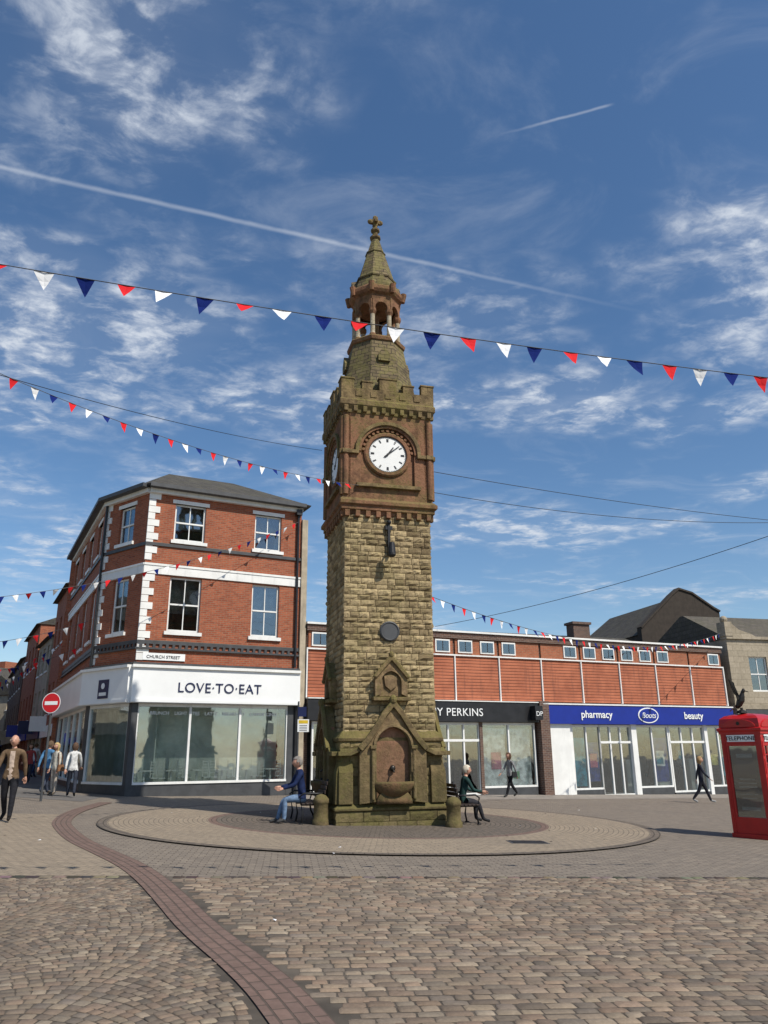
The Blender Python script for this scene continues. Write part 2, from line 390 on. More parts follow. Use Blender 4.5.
def fans(name):
    bm=bmesh.new(); tl=bm.loops.layers.float_color.new('tone'); P=1.5; A=.42
    y0=1.2
    while y0<12.5:
        x=-12+rnd(0,.1)
        while x<2.5:
            w=rnd(.09,.125); xc=x+w/2; q=((xc/P)%1)*2-1
            y=y0+A*(1-q*q); sl=math.atan(-2*q*A*2/P); x+=w*math.cos(sl)
            if y>dl(xc)-.16 or xc>bandx(y)-.22-w/2 or xc<-y*.62-2.5: continue
            c=scol(); c=tuple(z*.92 for z in (c[0],c[1]*1.01,c[2]*1.02))
            stone(bm,tl,xc,y,w-.011,(.104-.012)*max(.75,math.cos(sl)),sl+rnd(-.06,.06),rnd(.010,.016),c)
        y0+=.104
    me=bpy.data.meshes.new(name); bm.to_mesh(me); bm.free(); me.materials.append(M['settstone']); return link(bpy.data.objects.new(name,me))
fans('fan_setts')
bg2=[p for p in band if p[1]>=dl(p[0]) and p[1]<21]
sheet('tan_paving',M['tan'],[(-30,dl(-30,.08)),(bg2[0][0],dl(bg2[0][0],.08))]+bg2+[(-12,20.5),(-30,19)],.008,rot(R(-12)))
strip('red_band_paving',M['redband'],band,.40,.016)
TC=(-.2,20.45)
def ringmesh(name,zones,dz):
    for (r0,r1,mk) in zones:
        bm=bmesh.new(); uv=bm.loops.layers.uv.new('UVMap'); N=128; k=max(1,round((r1-r0)/.6)); 
        for j in range(k):
            a=r0+(r1-r0)*j/k; b=r0+(r1-r0)*(j+1)/k; rm=(a+b)/2
            A=[];Bv=[]
            for i in range(N):
                t=2*math.pi*i/N
                for L,r in ((A,a),(Bv,b)):
                    x=TC[0]+r*math.cos(t);y=TC[1]+r*math.sin(t); L.append(bm.verts.new((x,y,gz(x)+dz)))
            for i in range(N):
                j2=(i+1)%N
                f=bm.faces.new((A[i],Bv[i],Bv[j2],A[j2])); u0=2*math.pi*i/N*rm; u1=2*math.pi*(i+1)/N*rm
                for l,u in zip(f.loops,((u0,a),(u0,b),(u1,b),(u1,a))): l[uv].uv=u
        bm.normal_update()
        me=bpy.data.meshes.new(name); bm.to_mesh(me); bm.free(); me.materials.append(M[mk]); link(bpy.data.objects.new(name,me))
ringmesh('circular_paving',[(.5,3.95,'tandk'),(3.95,4.15,'redband'),(4.15,6.4,'tan'),(6.4,6.62,'tandk')],.024)
def cover(x,y,w,h,a):
    e=B('manhole_cover',[M['dkgrey'],M['metal']])
    e.M=Matrix.Translation((x,y,gz(x)+.026))@Matrix.Rotation(a,4,'Z')@Matrix.Rotation(math.atan(-SL)*1,4,'Y')
    e.box(-w/2,w/2,-h/2,h/2,-.02,.004)
    e.mi=1
    for i in range(5): e.box(-w/2+.04,w/2-.04,-h/2+h*(i+.3)/5,-h/2+h*(i+.7)/5,.004,.009)
    e.done()
cover(2.75,16.2,.75,.5,R(5)); cover(9.2,12.9,.5,.4,R(8)); cover(-6.2,12.4,.4,.4,R(10))
e_=Vector((.914,.405)); n_=Vector((.405,-.914)); RS=Vector((-3.15,31.2))
def rp(s,o): 
    p=RS+e_*s+n_*o; return (p.x,p.y)
sheet('shop_pavement',M['slab'],[rp(-.6,3.0),rp(30,3.0),rp(30,-1),rp(-.6,-1)],.006,rot(R(24)))
sheet('street',M['asph'],[(-12.6,27),(-9.4,25.2),(-9.6,27.4),(-12.2,30),(-17,40),(-34,75),(-44,75),(-27,44)],.005)
b=B('scattered_litter',[M['bwhite'],M['wood']])
for i in range(70):
    x=rnd(-8,10);y=rnd(7,28); b.mi=0 if i%6==0 else 1; s_=rnd(.015,.04)
    b.M=Matrix.Translation((x,y,gz(x)+.03))@Matrix.Rotation(rnd(0,6),4,'Z'); b.loft([[(-s_,-s_*.6,0),(s_,-s_*.5,0),(s_*.8,s_*.6,.006)],[(-s_,-s_*.6,.003),(s_,-s_*.5,.003),(s_*.8,s_*.6,.009)]])
b.done()
# ---------------------------------------------------------------- CLOCK TOWER
T=empty('clock_tower',(TC[0],TC[1],0),R(15)); T.scale=(1.03,1.03,1)
def rock_faces(name,half,z0,z1,course,lmin,lmax,bulge,mat,parent,depth=.05):
    b=B(name,mat,parent); tl=b.bm.loops.layers.float_color.new('tone')
    for k in range(4):
        b.M=Matrix.Rotation(k*math.pi/2,4,'Z')
        z=z0; row=0
        while z<z1-.03:
            h=min(course*rnd(.8,1.2),z1-z)
            if z1-(z+h)<.05: h=z1-z
            x=-half
            first=True
            while x<half-.02:
                L=rnd(lmin,lmax)
                if first: L=lmax*.9 if row%2 else lmin*.8; first=False
                if x+L>half-lmin*.6: L=half-x
                nx,nz=4,3; g=.006; t=rnd(0,1)**1.1
                bl=rnd(.4,1)*bulge
                V=[[None]*(nx+1) for _ in range(nz+1)]
                for j in range(nz+1):
                    for i in range(nx+1):
                        edge=(i in(0,nx)) or (j in (0,nz))
                        d=0 if edge else bl*rnd(.5,1.4)
                        if edge: d=rnd(-.004,.01)
                        V[j][i]=b.v(x+g+(L-2*g)*i/nx+(0 if edge else rnd(-.015,.015)),-half-d,z+g+(h-2*g)*j/nz)
                fs=[]
                for j in range(nz):
                    for i in range(nx): fs.append(b.f([V[j][i],V[j][i+1],V[j+1][i+1],V[j+1][i]]))
                bd=[V[0][i] for i in range(nx+1)]+[V[j][nx] for j in range(1,nz+1)]+[V[nz][i] for i in range(nx-1,-1,-1)]+[V[j][0] for j in range(nz-1,0,-1)]
                Mi=b.M.inverted(); bk=[]
                for v in bd:
                    c=Mi@v.co; bk.append(b.v(c.x,-half+depth,c.z))
                for i in range(len(bd)):
                    j=(i+1)%len(bd); fs.append(b.f([bd[j],bd[i],bk[i],bk[j]]))
                for f in fs:
                    if f:
                        for l in f.loops: l[tl]=(t,t,t,1)
                x+=L
            z+=h; row+=1
    return b.done(recalc=False)
core=B('masonry_core',M['mortar'],T); core.box(-1.1,1.1,-1.1,1.1,-.3,7.7); core.box(-1.12,1.12,-1.12,1.12,7.7,11.1); core.done()
rock_faces('shaft_masonry',1.13,2.05,7.62,.145,.19,.38,.036,M['rock'],T)
rock_faces('base_masonry',1.22,.42,1.9,.22,.3,.55,.022,M['baserock'],T)
rock_faces('plinth_masonry',1.32,-.12,.34,.23,.4,.7,.02,M['baserock'],T)
b=B('base_courses',M['moss'],T)
def sqr(h,z): return [(-h,-h,z),(h,-h,z),(h,h,z),(-h,h,z)]
b.loft([sqr(1.30,-.3),sqr(1.30,.34),sqr(1.36,.36),sqr(1.36,.41),sqr(1.24,.50),sqr(1.19,.5)])
b.loft([sqr(1.19,1.86),sqr(1.27,1.9),sqr(1.28,1.97),sqr(1.15,2.14),sqr(1.1,2.14)])
b.done(bevel=.012)
b=B('corner_buttresses',M['moss'],T)
for k in range(4):
    b.M=Matrix.Rotation(k*math.pi/2,4,'Z')
    for s_ in (-1,1):
        xa,xb=sorted((s_*1.26,s_*.93))
        b.loft([[(xa,-1.33,.5),(xb,-1.33,.5),(xb,-1.15,.5),(xa,-1.15,.5)],[(xa,-1.31,1.2),(xb,-1.31,1.2),(xb,-1.15,1.2),(xa,-1.15,1.2)],[(xa,-1.24,1.45),(xb,-1.24,1.45),(xb,-1.15,1.45),(xa,-1.15,1.45)]])
b.done(bevel=.012)
def archpts(w,z0,zs,n=14,pointed=0.):
    pts=[(-w,z0),(-w,z0+(zs-z0)*.5)]
    for i in range(n+1):
        a=math.pi*(1-i/n); x=w*math.cos(a); z=zs+w*math.sin(a)*(1+pointed*(1-abs(math.cos(a))))
        pts.append((x,z))
    pts+= [(w,z0+(zs-z0)*.5),(w,z0)]
    return pts
def resample(poly,n):
    P=[Vector(p) for p in poly]; L=[0]
    for a,c in zip(P[:-1],P[1:]): L.append(L[-1]+(c-a).length)
    o=[]
    for i in range(n):
        s_=L[-1]*i/(n-1)
        for j in range(len(L)-1):
            if s_<=L[j+1]+1e-9:
                t=(s_-L[j])/max(1e-9,L[j+1]-L[j]); q=P[j].lerp(P[j+1],t); o.append((q.x,q.y)); break
    return o
bs=B('niche_surrounds',M['ashlar'],T); bm_=B('gable_mouldings',M['moss'],T); bp=B('niche_panels',M['pink'],T); bw=B('basins',M['redstone'],T); bl_=B('fountain_spouts',M['bronze'],T); bsh=B('carved_shields',M['ashlar'],T)
for k in range(4):
    Mk=Matrix.Rotation(k*math.pi/2,4,'Z')
    for q in (bs,bm_,bp,bw,bl_,bsh): q.M=Mk
    inn=archpts(.40,.55,1.78,14,.12)
    outp=[(-.80,.5),(-.80,1.72),(-.62,1.92),(-.42,2.2),(-.22,2.52),(0,2.78),(.22,2.52),(.42,2.2),(.62,1.92),(.80,1.72),(.80,.5)]
    bs.bridge(inn,resample(outp,len(inn)),-1.40,-1.16)
    bm_.sweep(outp[1:-1],.13,-1.48,-1.385)
    bm_.sweep([(-1.3,1.62),(-1.02,1.62),(-.80,1.72)],.1,-1.43,-1.2); bm_.sweep([(.80,1.72),(1.02,1.62),(1.3,1.62)],.1,-1.43,-1.2)
    bs.sweep([(x*1.12,z+.03 if z>1 else z) for x,z in inn[1:-1]],.06,-1.44,-1.385)
    for s_ in (-1,1): bs.cyl((s_*.49,-1.43,.6),(s_*.49,-1.43,1.72),.045,.045,10); bm_.box(s_*.49-.07,s_*.49+.07,-1.5,-1.39,1.72,1.80)
    bm_.sphere((0,-1.44,2.86),.09,1,1,1.3,8,6)
    bp.box(-.43,.43,-1.27,-1.2,.5,2.25)
    prof=[(.12,.62),(.3,.68),(.43,.8),(.5,.92),(.5,.99),(.42,.99),(.36,.9)]
    bw.loft([[(r*math.cos(math.pi+math.pi*i/14),-1.36+.62*r*math.sin(math.pi+math.pi*i/14),z) for i in range(15)] for r,z in prof],cap=False,closed=False)
    bw.extr([(.42*math.cos(a),.5+.36*math.sin(a)) for a in [math.pi*i/12 for i in range(13)]],-1.50,-1.38)
    bl_.sphere((0,-1.32,1.28),.07,1,.8,1.1,10,8); bl_.cyl((0,-1.34,1.27),(0,-1.45,1.2),.02,.018)
    inn2=archpts(.25,3.0,3.28,12,.1); o2=[(-.4,2.93),(-.4,3.42),(-.2,3.66),(0,3.88),(.2,3.66),(.4,3.42),(.4,2.93)]
    bs.bridge(inn2,resample(o2,len(inn2)),-1.30,-1.12); bm_.sweep(o2[1:-1],.09,-1.36,-1.29); bm_.box(-.46,.46,-1.37,-1.14,2.84,2.93)
    bs.box(-.3,.3,-1.2,-1.12,2.95,3.62)
    bsh.extr([(0,3.08),(.14,3.2),(.17,3.44),(.0,3.47),(-.17,3.44),(-.14,3.2)],-1.25,-1.19)
    bm_.sphere((0,-1.33,3.95),.06,1,1,1.4,8,6)
    for s_ in (-1,1): bm_.sphere((s_*.4,-1.32,3.42),.055,1,1,1,8,6)
bs.done(bevel=.006); bm_.done(bevel=.012); bp.done(); bw.done(smooth=True); bl_.done(smooth=True); bsh.done(bevel=.01)
b=B('round_plaque',[M['dkgrey'],M['metal']],T); N=28
b.loft([[(.0+r*math.cos(2*math.pi*i/N),y,4.55+r*math.sin(2*math.pi*i/N)) for i in range(N)] for r,y in ((.25,-1.13),(.25,-1.2),(.22,-1.22),(.2,-1.2))]); b.done()
b=B('clock_stage_string_course',M['redstone'],T)
b.loft([sqr(1.1,7.55),sqr(1.16,7.6),sqr(1.18,7.68),sqr(1.24,7.7),sqr(1.24,7.8),sqr(1.3,7.84),sqr(1.3,7.93),sqr(1.22,8.02),sqr(1.1,8.02)])
for k in range(4):
    b.M=Matrix.Rotation(k*math.pi/2,4,'Z')
    for i in range(9):
        x=-1.08+i*.27; b.box(x-.06,x+.06,-1.23,-1.12,7.52,7.685)
b.done(bevel=.008)
b=B('clock_stage_walls',M['redstone'],T)
bt=B('clock_stage_mouldings',M['moss'],T); bpn=B('clock_recess_panels',M['redstone'],T)
bd=B('clock_dials',[M['clock'],M['black'],M['redstone']],T)
for k in range(4):
    Mk=Matrix.Rotation(k*math.pi/2,4,'Z'); 
    for q in (b,bt,bpn,bd): q.M=Mk
    inn=archpts(.72,8.42,9.35,20)
    oo=[]
    for x,z in inn:
        a=math.atan2(z-9.3,x); dx,dz=math.cos(a),math.sin(a)
        t=min((1.2/abs(dx)) if abs(dx)>1e-6 else 99,(1.2/dz) if dz>1e-6 else 99,(1.28/-dz) if dz<-1e-6 else 99)
        oo.append((t*dx,9.3+t*dz))
    b.bridge(inn,oo,-1.2,-1.0)
    b.box(-.73,.73,-1.198,-1.0,8.0,8.44)
    for s_ in (-1,1):
        xa,xb=sorted((s_*1.2,s_*.73)); b.box(xa,xb,-1.196,-1.0,8.0,9.0)
        xa,xb=sorted((s_*1.2,s_*.8)); b.box(xa,xb,-1.194,-1.0,10.1,10.5)
    bpn.box(-.75,.75,-1.125,-1.02,8.4,10.15)
    hood=[(.84*math.cos(math.pi*(1-i/20)),9.35+.84*math.sin(math.pi*(1-i/20))) for i in range(21)]
    bt.sweep([(-1.22,9.3),(-.84,9.3)]+hood[1:-1]+[(.84,9.3),(1.22,9.3)],.1,-1.28,-1.19)
    b.sweep([(.76*math.cos(math.pi*(1-i/20)),9.35+.76*math.sin(math.pi*(1-i/20))) for i in range(21)],.08,-1.235,-1.19)
    for i in range(15):
        a=math.pi*(i+.5)/15; c,s2=math.cos(a),math.sin(a)
        p=(.66*c,9.35+.66*s2)
        b.cyl((p[0],-1.1,p[1]),(p[0],-1.2,p[1]),.045,.045,6)
    for s_ in (-1,1):
        b.cyl((s_*1.13,-1.2,8.1),(s_*1.13,-1.2,10.35),.075,.075,12)
        bt.box(s_*1.13-.1,s_*1.13+.1,-1.3,-1.17,9.24,9.36); 
    bt.box(-.86,.86,-1.30,-1.19,8.33,8.43)
    N=40; cz=9.33
    def ring(r,y): return [(r*math.cos(2*math.pi*i/N),y,cz+r*math.sin(2*math.pi*i/N)) for i in range(N)]
    bd.mi=2; bd.loft([ring(.64,-1.1),ring(.64,-1.17),ring(.6,-1.2),ring(.53,-1.2),ring(.5,-1.15)],cap=False)
    bd.mi=1; bd.loft([ring(.525,-1.15),ring(.525,-1.175),ring(.495,-1.175),ring(.495,-1.15)],cap=False)
    bd.mi=0; bd.loft([ring(.5,-1.12),ring(.5,-1.16)])
    bd.mi=1
    def bar(a,r0,r1,w0,w1,y0,y1):
        s2,c=math.sin(a),math.cos(a)
        def P(r,w,y): return (r*s2+w*c,y,cz+r*c-w*s2)
        bd.loft([[P(r0,-w0,y0),P(r0,w0,y0),P(r0,w0,y1),P(r0,-w0,y1)],[P(r1,-w1,y0),P(r1,w1,y0),P(r1,w1,y1),P(r1,-w1,y1)]])
    for h in range(12):
        a=h*math.pi/6
        if h in (0,3,6,9): 
            for o_ in (-.05,0,.05): bar(a+o_,.36,.455,.009,.009,-1.164,-1.159)
        else:
            for o_ in (-.03,.03): bar(a+o_,.36,.455,.008,.01,-1.164,-1.159)
    for h in range(60): bar(h*math.pi/30,.468,.485,.004,.004,-1.164,-1.159)
    bar(R(36),-.1,.27,.022,.014,-1.174,-1.168); bar(R(50),-.12,.42,.018,.008,-1.182,-1.176)
    bd.cyl((0,-1.16,cz),(0,-1.19,cz),.03,.03,10)
b.done(bevel=.005); bt.done(bevel=.01); bpn.done(); bd.done()
b=B('cornice_and_parapet',M['moss'],T)
b.loft([sqr(1.1,10.42),sqr(1.22,10.45),sqr(1.23,10.55),sqr(1.31,10.66),sqr(1.31,10.8),sqr(1.28,10.84),sqr(1.28,11.16),sqr(1.1,11.16)])
for k in range(4):
    b.M=Matrix.Rotation(k*math.pi/2,4,'Z')
    for i in range(10):
        x=-1.14+i*.2533; b.box(x-.055,x+.055,-1.295,-1.2,10.47,10.64)
    for x0,x1,h in ((-1.28,-.93,11.42),(-.72,-.42,11.36),(-.24,.24,11.5),(.42,.72,11.36),(.93,1.12,11.42)):
        b.box(x0,x1,-1.282,-1.12,11.15,h); b.box(x0-.02,x1+.02,-1.3,-1.1,h,h+.05)
    for x in (-.8,-.4,0,.4,.8): b.box(x-.09,x+.09,-1.30,-1.27,10.92,11.08)
b.done(bevel=.01)
O8=math.pi/8
b=B('spire_base',M['spire'],T)
b.lathe([(1.25,11.1),(1.12,11.5),(.98,12.1),(.86,12.7),(.8,13.05),(.8,13.1)],8,ph=O8)
for k in range(4):
    b.M=Matrix.Rotation(k*math.pi/2,4,'Z')
    b.loft([[(-.17,-.95,12.3),(.17,-.95,12.3),(.17,-.95,12.5),(0,-.95,12.78),(-.17,-.95,12.5)],[(-.17,-.6,12.3),(.17,-.6,12.3),(.17,-.6,12.5),(0,-.6,12.78),(-.17,-.6,12.5)]])
b.done()
b=B('belfry_sills',M['redstone'],T)
b.lathe([(.78,13.05),(.84,13.08),(.86,13.18),(.8,13.24),(.72,13.26),(.6,13.26)],8,ph=O8)
b.lathe([(.58,14.45),(.68,14.5),(.70,14.66),(.78,14.72),(.83,14.8),(.83,14.9),(.78,14.98),(.7,14.98)],8,ph=O8)
for i in range(8):
    a=O8+i*math.pi/4
    b.cyl((.8*math.cos(a),.8*math.sin(a),14.7),(.84*math.cos(a),.84*math.sin(a),14.98),.07,.09,8)
    mid=i*math.pi/4; b.M=Matrix.Rotation(mid+math.pi/2,4,'Z')
    w=.60*math.tan(O8)
    inn=[(w*.72*math.cos(math.pi*(1-j/8)),14.22+w*.75*math.sin(math.pi*(1-j/8))) for j in range(9)]
    inn=[(-w*.72,14.14)]+inn+[(w*.72,14.14)]
    oo=resample([(-w*1.04,14.14),(-w*1.04,14.5),(w*1.04,14.5),(w*1.04,14.14)],len(inn))
    b.bridge(inn,oo,-.66,-.56); b.M=Matrix()
b.done(bevel=.005)
b=B('belfry_columns',[M['palestone'],M['redstone']],T)
for i in range(8):
    a=O8+i*math.pi/4; x,y=.64*math.cos(a),.64*math.sin(a)
    b.mi=0; b.lathe([(.085,13.32),(.07,13.4),(.066,13.95),(.07,14.0)],10,x,y)
    b.mi=1; b.lathe([(.1,13.24),(.1,13.3),(.085,13.34)],8,x,y); b.lathe([(.07,13.98),(.11,14.08),(.11,14.16)],8,x,y)
b.mi=1; b.lathe([(.13,13.2),(.1,13.4),(.1,14.3),(.16,14.6)],8,ph=O8)
b.done()
b=B('spire',M['spire'],T)
b.lathe([(.76,14.95),(.70,15.0),(.6,15.35),(.44,15.92),(.28,16.48),(.13,17.0),(.1,17.05)],8,ph=O8)
b.lathe([(.62,15.38),(.635,15.42),(.57,15.47)],8,ph=O8); b.lathe([(.3,16.44),(.32,16.48),(.27,16.53)],8,ph=O8)
for i in range(4):
    b.M=Matrix.Rotation(i*math.pi/2,4,'Z')
    b.loft([[(-.2,-.74,14.96),(.2,-.74,14.96),(0,-.74,15.38)],[(-.2,-.4,14.96),(.2,-.4,14.96),(0,-.4,15.5)]])
b.done()
b=B('spire_finial',M['moss'],T)
b.lathe([(.1,17.0),(.17,17.08),(.17,17.14),(.09,17.2),(.08,17.3),(.14,17.36),(.14,17.42),(.07,17.48),(.06,17.6)],8)
b.box(-.07,.07,-.06,.06,17.55,17.9); b.box(-.17,.17,-.05,.05,17.64,17.78); b.box(-.05,.05,-.17,.17,17.645,17.775)
for x,z in ((-.17,17.71),(.17,17.71),(0,17.88)): b.sphere((x,0,z),.075,1,1,1,8,6)
b.done(bevel=.01)
b=B('wall_bracket_and_camera',M['metal'],T)
b.box(-.03,.03,-1.24,-1.16,6.5,7.45); b.cyl((0,-1.2,6.7),(0,-1.5,6.75),.025); b.cyl((0,-1.48,6.78),(.0,-1.48,6.5),.07,.1,12); b.sphere((0,-1.48,6.47),.1,1,1,.8,12,8)
b.sphere((0,-1.24,7.4),.06); b.box(-.09,.09,-1.23,-1.16,7.2,7.3); b.done()
for x,y in ((-1.52,18.95),(1.56,19.1)):
    b=B('stone_bollard',M['ashlar']); b.M=Matrix.Translation((x,y,gz(x)))
    b.lathe([(.2,-.1),(.2,.12),(.17,.16),(.165,.48),(.185,.5),(.18,.58),(.11,.66),(.02,.69)],16); b.done(smooth=True)
# ---------------------------------------------------------------- LEFT BRICK SHOP BUILDING
P0=(-11.4,30.1);P1=(-9.1,28.3);P2=(-3.5,31.2);P3=(-6.6,37.2);P4=(-16.5,39.7)
OG=P1
LB=empty('brick_corner_shop',(OG[0],OG[1],0))
WT=11.6
walls=B('brick_walls',M['redbrick'],LB); trim=B('white_stone_trim',M['white'],LB); glass=B('window_glass',M['glass'],LB); wf=B('window_frames',M['white'],LB)
cur=B('curtains',M['curtain'],LB); dkb=B('interior_backing',M['dark'],LB); dkt=B('dark_string_courses',M['dkgrey'],LB)
fas=B('shop_fascia',M['whitesign'],LB); sg=B('shop_windows',M['shopglass'],LB); sf=B('shop_frames',M['white'],LB); st=B('stall_risers',M['dkgrey'],LB); inr=B('shop_interior',M['interior'],LB)
def facade(Pa,Pb,wins,shopx,qa,qb,x_end=None):
    F,L=frame(Pa,Pb,OG)
    for q in (walls,trim,glass,wf,cur,dkb,dkt,fas,sg,sf,st,inr): q.M=F
    X1=x_end or L
    holes=[]
    for xc,w in wins: holes+= [(xc-w/2,xc+w/2,9.6,11.1),(xc-w/2,xc+w/2,6.05,8.15)]
    wall_holes(walls,0,X1,4.7,WT,0,.3,holes)
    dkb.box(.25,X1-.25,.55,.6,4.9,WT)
    for xc,w in wins:
        sash(wf,glass,cur,xc,w,9.6,11.1); sash(wf,glass,cur,xc,w,6.05,8.15)
        for z in (9.6,6.05): trim.box(xc-w/2-.1,xc+w/2+.1,-.09,.1,z-.13,z)
        trim.box(xc-w/2-.12,xc+w/2+.12,-.028,.1,11.1,11.25)
    trim.box(-.03,X1+.0,-.05,.05,8.2,8.52); trim.box(-.03,X1,-.075,.05,8.52,8.6)
    dkt.box(-.03,X1,-.06,.05,9.3,9.42); dkt.box(-.03,X1,-.06,.05,5.55,5.68); dkt.box(-.03,X1,-.1,.05,5.35,5.42)
    n=int(X1/.24)
    for i in range(n): dkt.box(i*.24+.05,i*.24+.15,-.06,.05,5.42,5.55)
    trim.box(-.04,X1,-.16,.05,WT-.2,WT); dkt.box(-.1,X1+.05,-.42,-.16,WT-.03,WT+.12)
    z=4.95;i=0
    while z<WT-.3:
        if abs(z-8.3)>.3:
            wq=.4 if i%2 else .22
            if qa: trim.box(-.035,wq,-.035,.05,z,z+.25)
            if qb: trim.box(X1-wq,X1+.035,-.035,.05,z,z+.25)
        z+=.27;i+=1
    fas.box(-.12,X1+.0,-.28,.1,3.42,4.66); trim.box(-.16,X1+.0,-.36,.1,4.66,4.76); dkt.box(-.13,X1,-.2,.1,4.762,4.86)
    fas.box(-.13,X1,-.31,-.285,3.44,3.54)
    a,c=shopx
    st.box(a,c,-.02,.15,-.6,.62); sf.box(a,c,-.06,.18,.62,.70)
    sg.box(a,c,.05,.06,.7,3.42)
    n=max(1,round((c-a)/1.9))
    for i in range(n+1):
        x=a+(c-a)*i/n; sf.box(x-.04,x+.04,-.01,.12,.7,3.42)
    sf.box(a,c,-.005,.11,3.3,3.41)
    dkt.box(-.02,a,-.03,.3,-.6,3.42)
    if c<X1: dkt.box(c,X1,-.03,.3,-.6,3.42)
    inr.box(a,c,1.2,1.25,-.1,3.4); inr.box(a,c,.2,1.2,3.35,3.4)
    st.box(a,c,.2,1.2,.0,.25)
    return F,L
Ff,Lf=facade(P1,P2,[(1.6,1.22),(4.83,1.15)],(.2,5.9),True,False,6.3)
Fc,Lc=facade(P0,P1,[(1.46,1.0)],(.2,2.75),True,False)
Ls=math.hypot(P0[0]-P4[0],P0[1]-P4[1])
Fs,_=facade(P4,P0,[(Ls-1.6-2.6*i,1.1) for i in range(4)],(1,Ls-.2),False,False)
pier=B('stucco_pier',M['cream'],LB,Ff); pier.box(6.3,6.55,-.12,.5,-.6,WT-.5); pier.done()
pipe=B('drainpipes',M['black'],LB,Ff)
pipe.cyl((6.12,-.1,4.9),(6.12,-.1,WT-.05),.055); pipe.box(6.0,6.24,-.24,0,WT-.35,WT-.1); pipe.cyl((6.22,-.1,-.3),(6.22,-.1,4.8),.055)
pipe.M=Fc; pipe.cyl((.1,-.1,4.9),(.1,-.1,WT-.05),.05)
pipe.done()
walls.M=Matrix()
F3,L3=frame(P2,P3,OG); walls.M=F3; walls.box(.3,L3,0,.3,-.6,WT)
F3,L3=frame(P3,P4,OG); walls.M=F3; walls.box(0,L3,0,.3,-.6,WT)
tb=B('cafe_tables',M['white'],LB,Ff)
for i in range(6):
    x=.7+i*.95; tb.box(x-.2,x+.2,.35,.75,1.05,1.09); tb.box(x-.03,x+.03,.5,.56,.25,1.05)
    for s_ in (-1,1):
        cx=x+s_*.34
        for zz in (.95,1.05,1.15,1.25,1.35): tb.box(cx-.1,cx+.1,.6,.63,zz,zz+.035)
        tb.box(cx-.12,cx-.09,.6,.63,.3,1.42); tb.box(cx+.09,cx+.12,.6,.63,.3,1.42); tb.box(cx-.12,cx+.12,.35,.65,.8,.83)
tb.done()
text('shop_name_lettering','LOVE\u00b7TO\u00b7EAT',M['navy'],LB,Ff,3.1,-.30,3.82,.5,sp=1.06)
text('window_lettering','BRUNCH    LIGHT BITES    LATTE    BREAKFAST    CAPPUCCINO',M['whitesign'],LB,Ff,3.05,.03,3.02,.17)
text('street_name','CHURCH STREET',M['black'],LB,Ff,.95,-.05,5.03,.16)
lg=B('logo_panels',[M['navy'],M['whitesign']],LB,Fc); lg.box(1.1,1.75,-.31,-.29,3.62,4.3); lg.mi=1
lg.cyl((1.42,-.312,4.07),(1.42,-.322,4.07),.11,.11,16); lg.box(1.2,1.65,-.32,-.312,3.72,3.84)
lg.mi=1; lg.M=Ff; lg.box(.2,1.75,-.045,-.02,4.96,5.22)
lg.done()
for q in (walls,trim,glass,wf,cur,dkb,dkt,fas,sg,sf,st,inr): q.M=Matrix(); q.done()
cx=sum(p[0] for p in (P0,P1,P2,P3,P4))/5;cy=sum(p[1] for p in (P0,P1,P2,P3,P4))/5
rf=B('slate_hip_roof',M['slate'],LB)
def ringp(k,z): return [(cx+(p[0]-cx)*k-OG[0],cy+(p[1]-cy)*k-OG[1],z) for p in (P0,P1,P2,P3,P4)]
rf.loft([ringp(1.06,WT+.03),ringp(1.07,WT+.1),ringp(.45,13.2),ringp(.1,13.3)]); rf.done()
# ---------------------------------------------------------------- RIGHT SHOP BUILDING
RB=empty('brick_panel_shop_parade',(RS.x,RS.y,0),math.atan2(.405,.914))
LEN=22.6; bay=2.26
w=B('upper_brick_wall',M['dkbrick'],RB); w.box(0,LEN,.12,.4,2.7,6.8); w.box(-.0,.2,.4,9,-.8,6.75); w.box(LEN-.2,LEN,.4,9,-.8,6.75); w.box(.2,LEN-.2,8.8,9,-.8,6.75); w.done()
tp=B('terracotta_panels',M['terr'],RB); fr_=B('white_mullions',M['white'],RB); cw=B('clerestory_frames',M['white'],RB); cg=B('clerestory_glass',M['glass'],RB)
dk=B('clerestory_backing',M['dark'],RB); ob=B('clerestory_brick',M['wallbrick'],RB)
for i in range(10):
    x0=i*bay; x1=x0+bay
    tp.box(x0+.06,x1-.06,.04,.12,3.78,5.66)
    fr_.box(x0-.025,x0+.025,-.02,.119,3.75,5.72)
    ob.box(x0+.06,x1-.06,.05,.119,5.72,6.4)
    for xc in (x0+.55,x0+1.68):
        if (i*7+int(xc*3))%5==0: continue
        cw.box(xc-.36,xc+.36,.0,.06,5.8,6.36); cg.box(xc-.3,xc-.02,-.012,-.004,5.86,6.3); cg.box(xc+.02,xc+.3,-.012,-.004,5.86,6.3); dk.box(xc-.3,xc+.3,-.003,.001,5.86,6.3)
fr_.box(LEN-.03,LEN+.03,-.02,.12,3.75,5.72)
fr_.box(0,LEN,-.03,.118,5.66,5.72)
tp.done();fr_.done();cw.done();cg.done();dk.done(); ob.done()
cp=B('parapet',[M['dkbrick'],M['white']],RB); cp.box(-.02,LEN+.02,-.03,.3,6.42,6.68); cp.mi=1; cp.box(-.05,LEN+.05,-.1,.34,6.68,6.76); cp.done()
rf=B('flat_roof',M['asph'],RB); rf.box(.2,LEN-.2,.4,8.8,6.2,6.4); rf.done()
fa=B('shop_fascias',[M['black'],M['blue'],M['white']],RB)
fa.mi=0; fa.box(0,10.85,-.22,.11,2.86,3.7); fa.mi=1; fa.box(11.1,LEN,-.26,.11,2.8,3.64); fa.mi=2; fa.box(11.05,LEN+.02,-.3,.1,3.64,3.7); fa.box(0,10.85,-.26,.1,3.7,3.74)
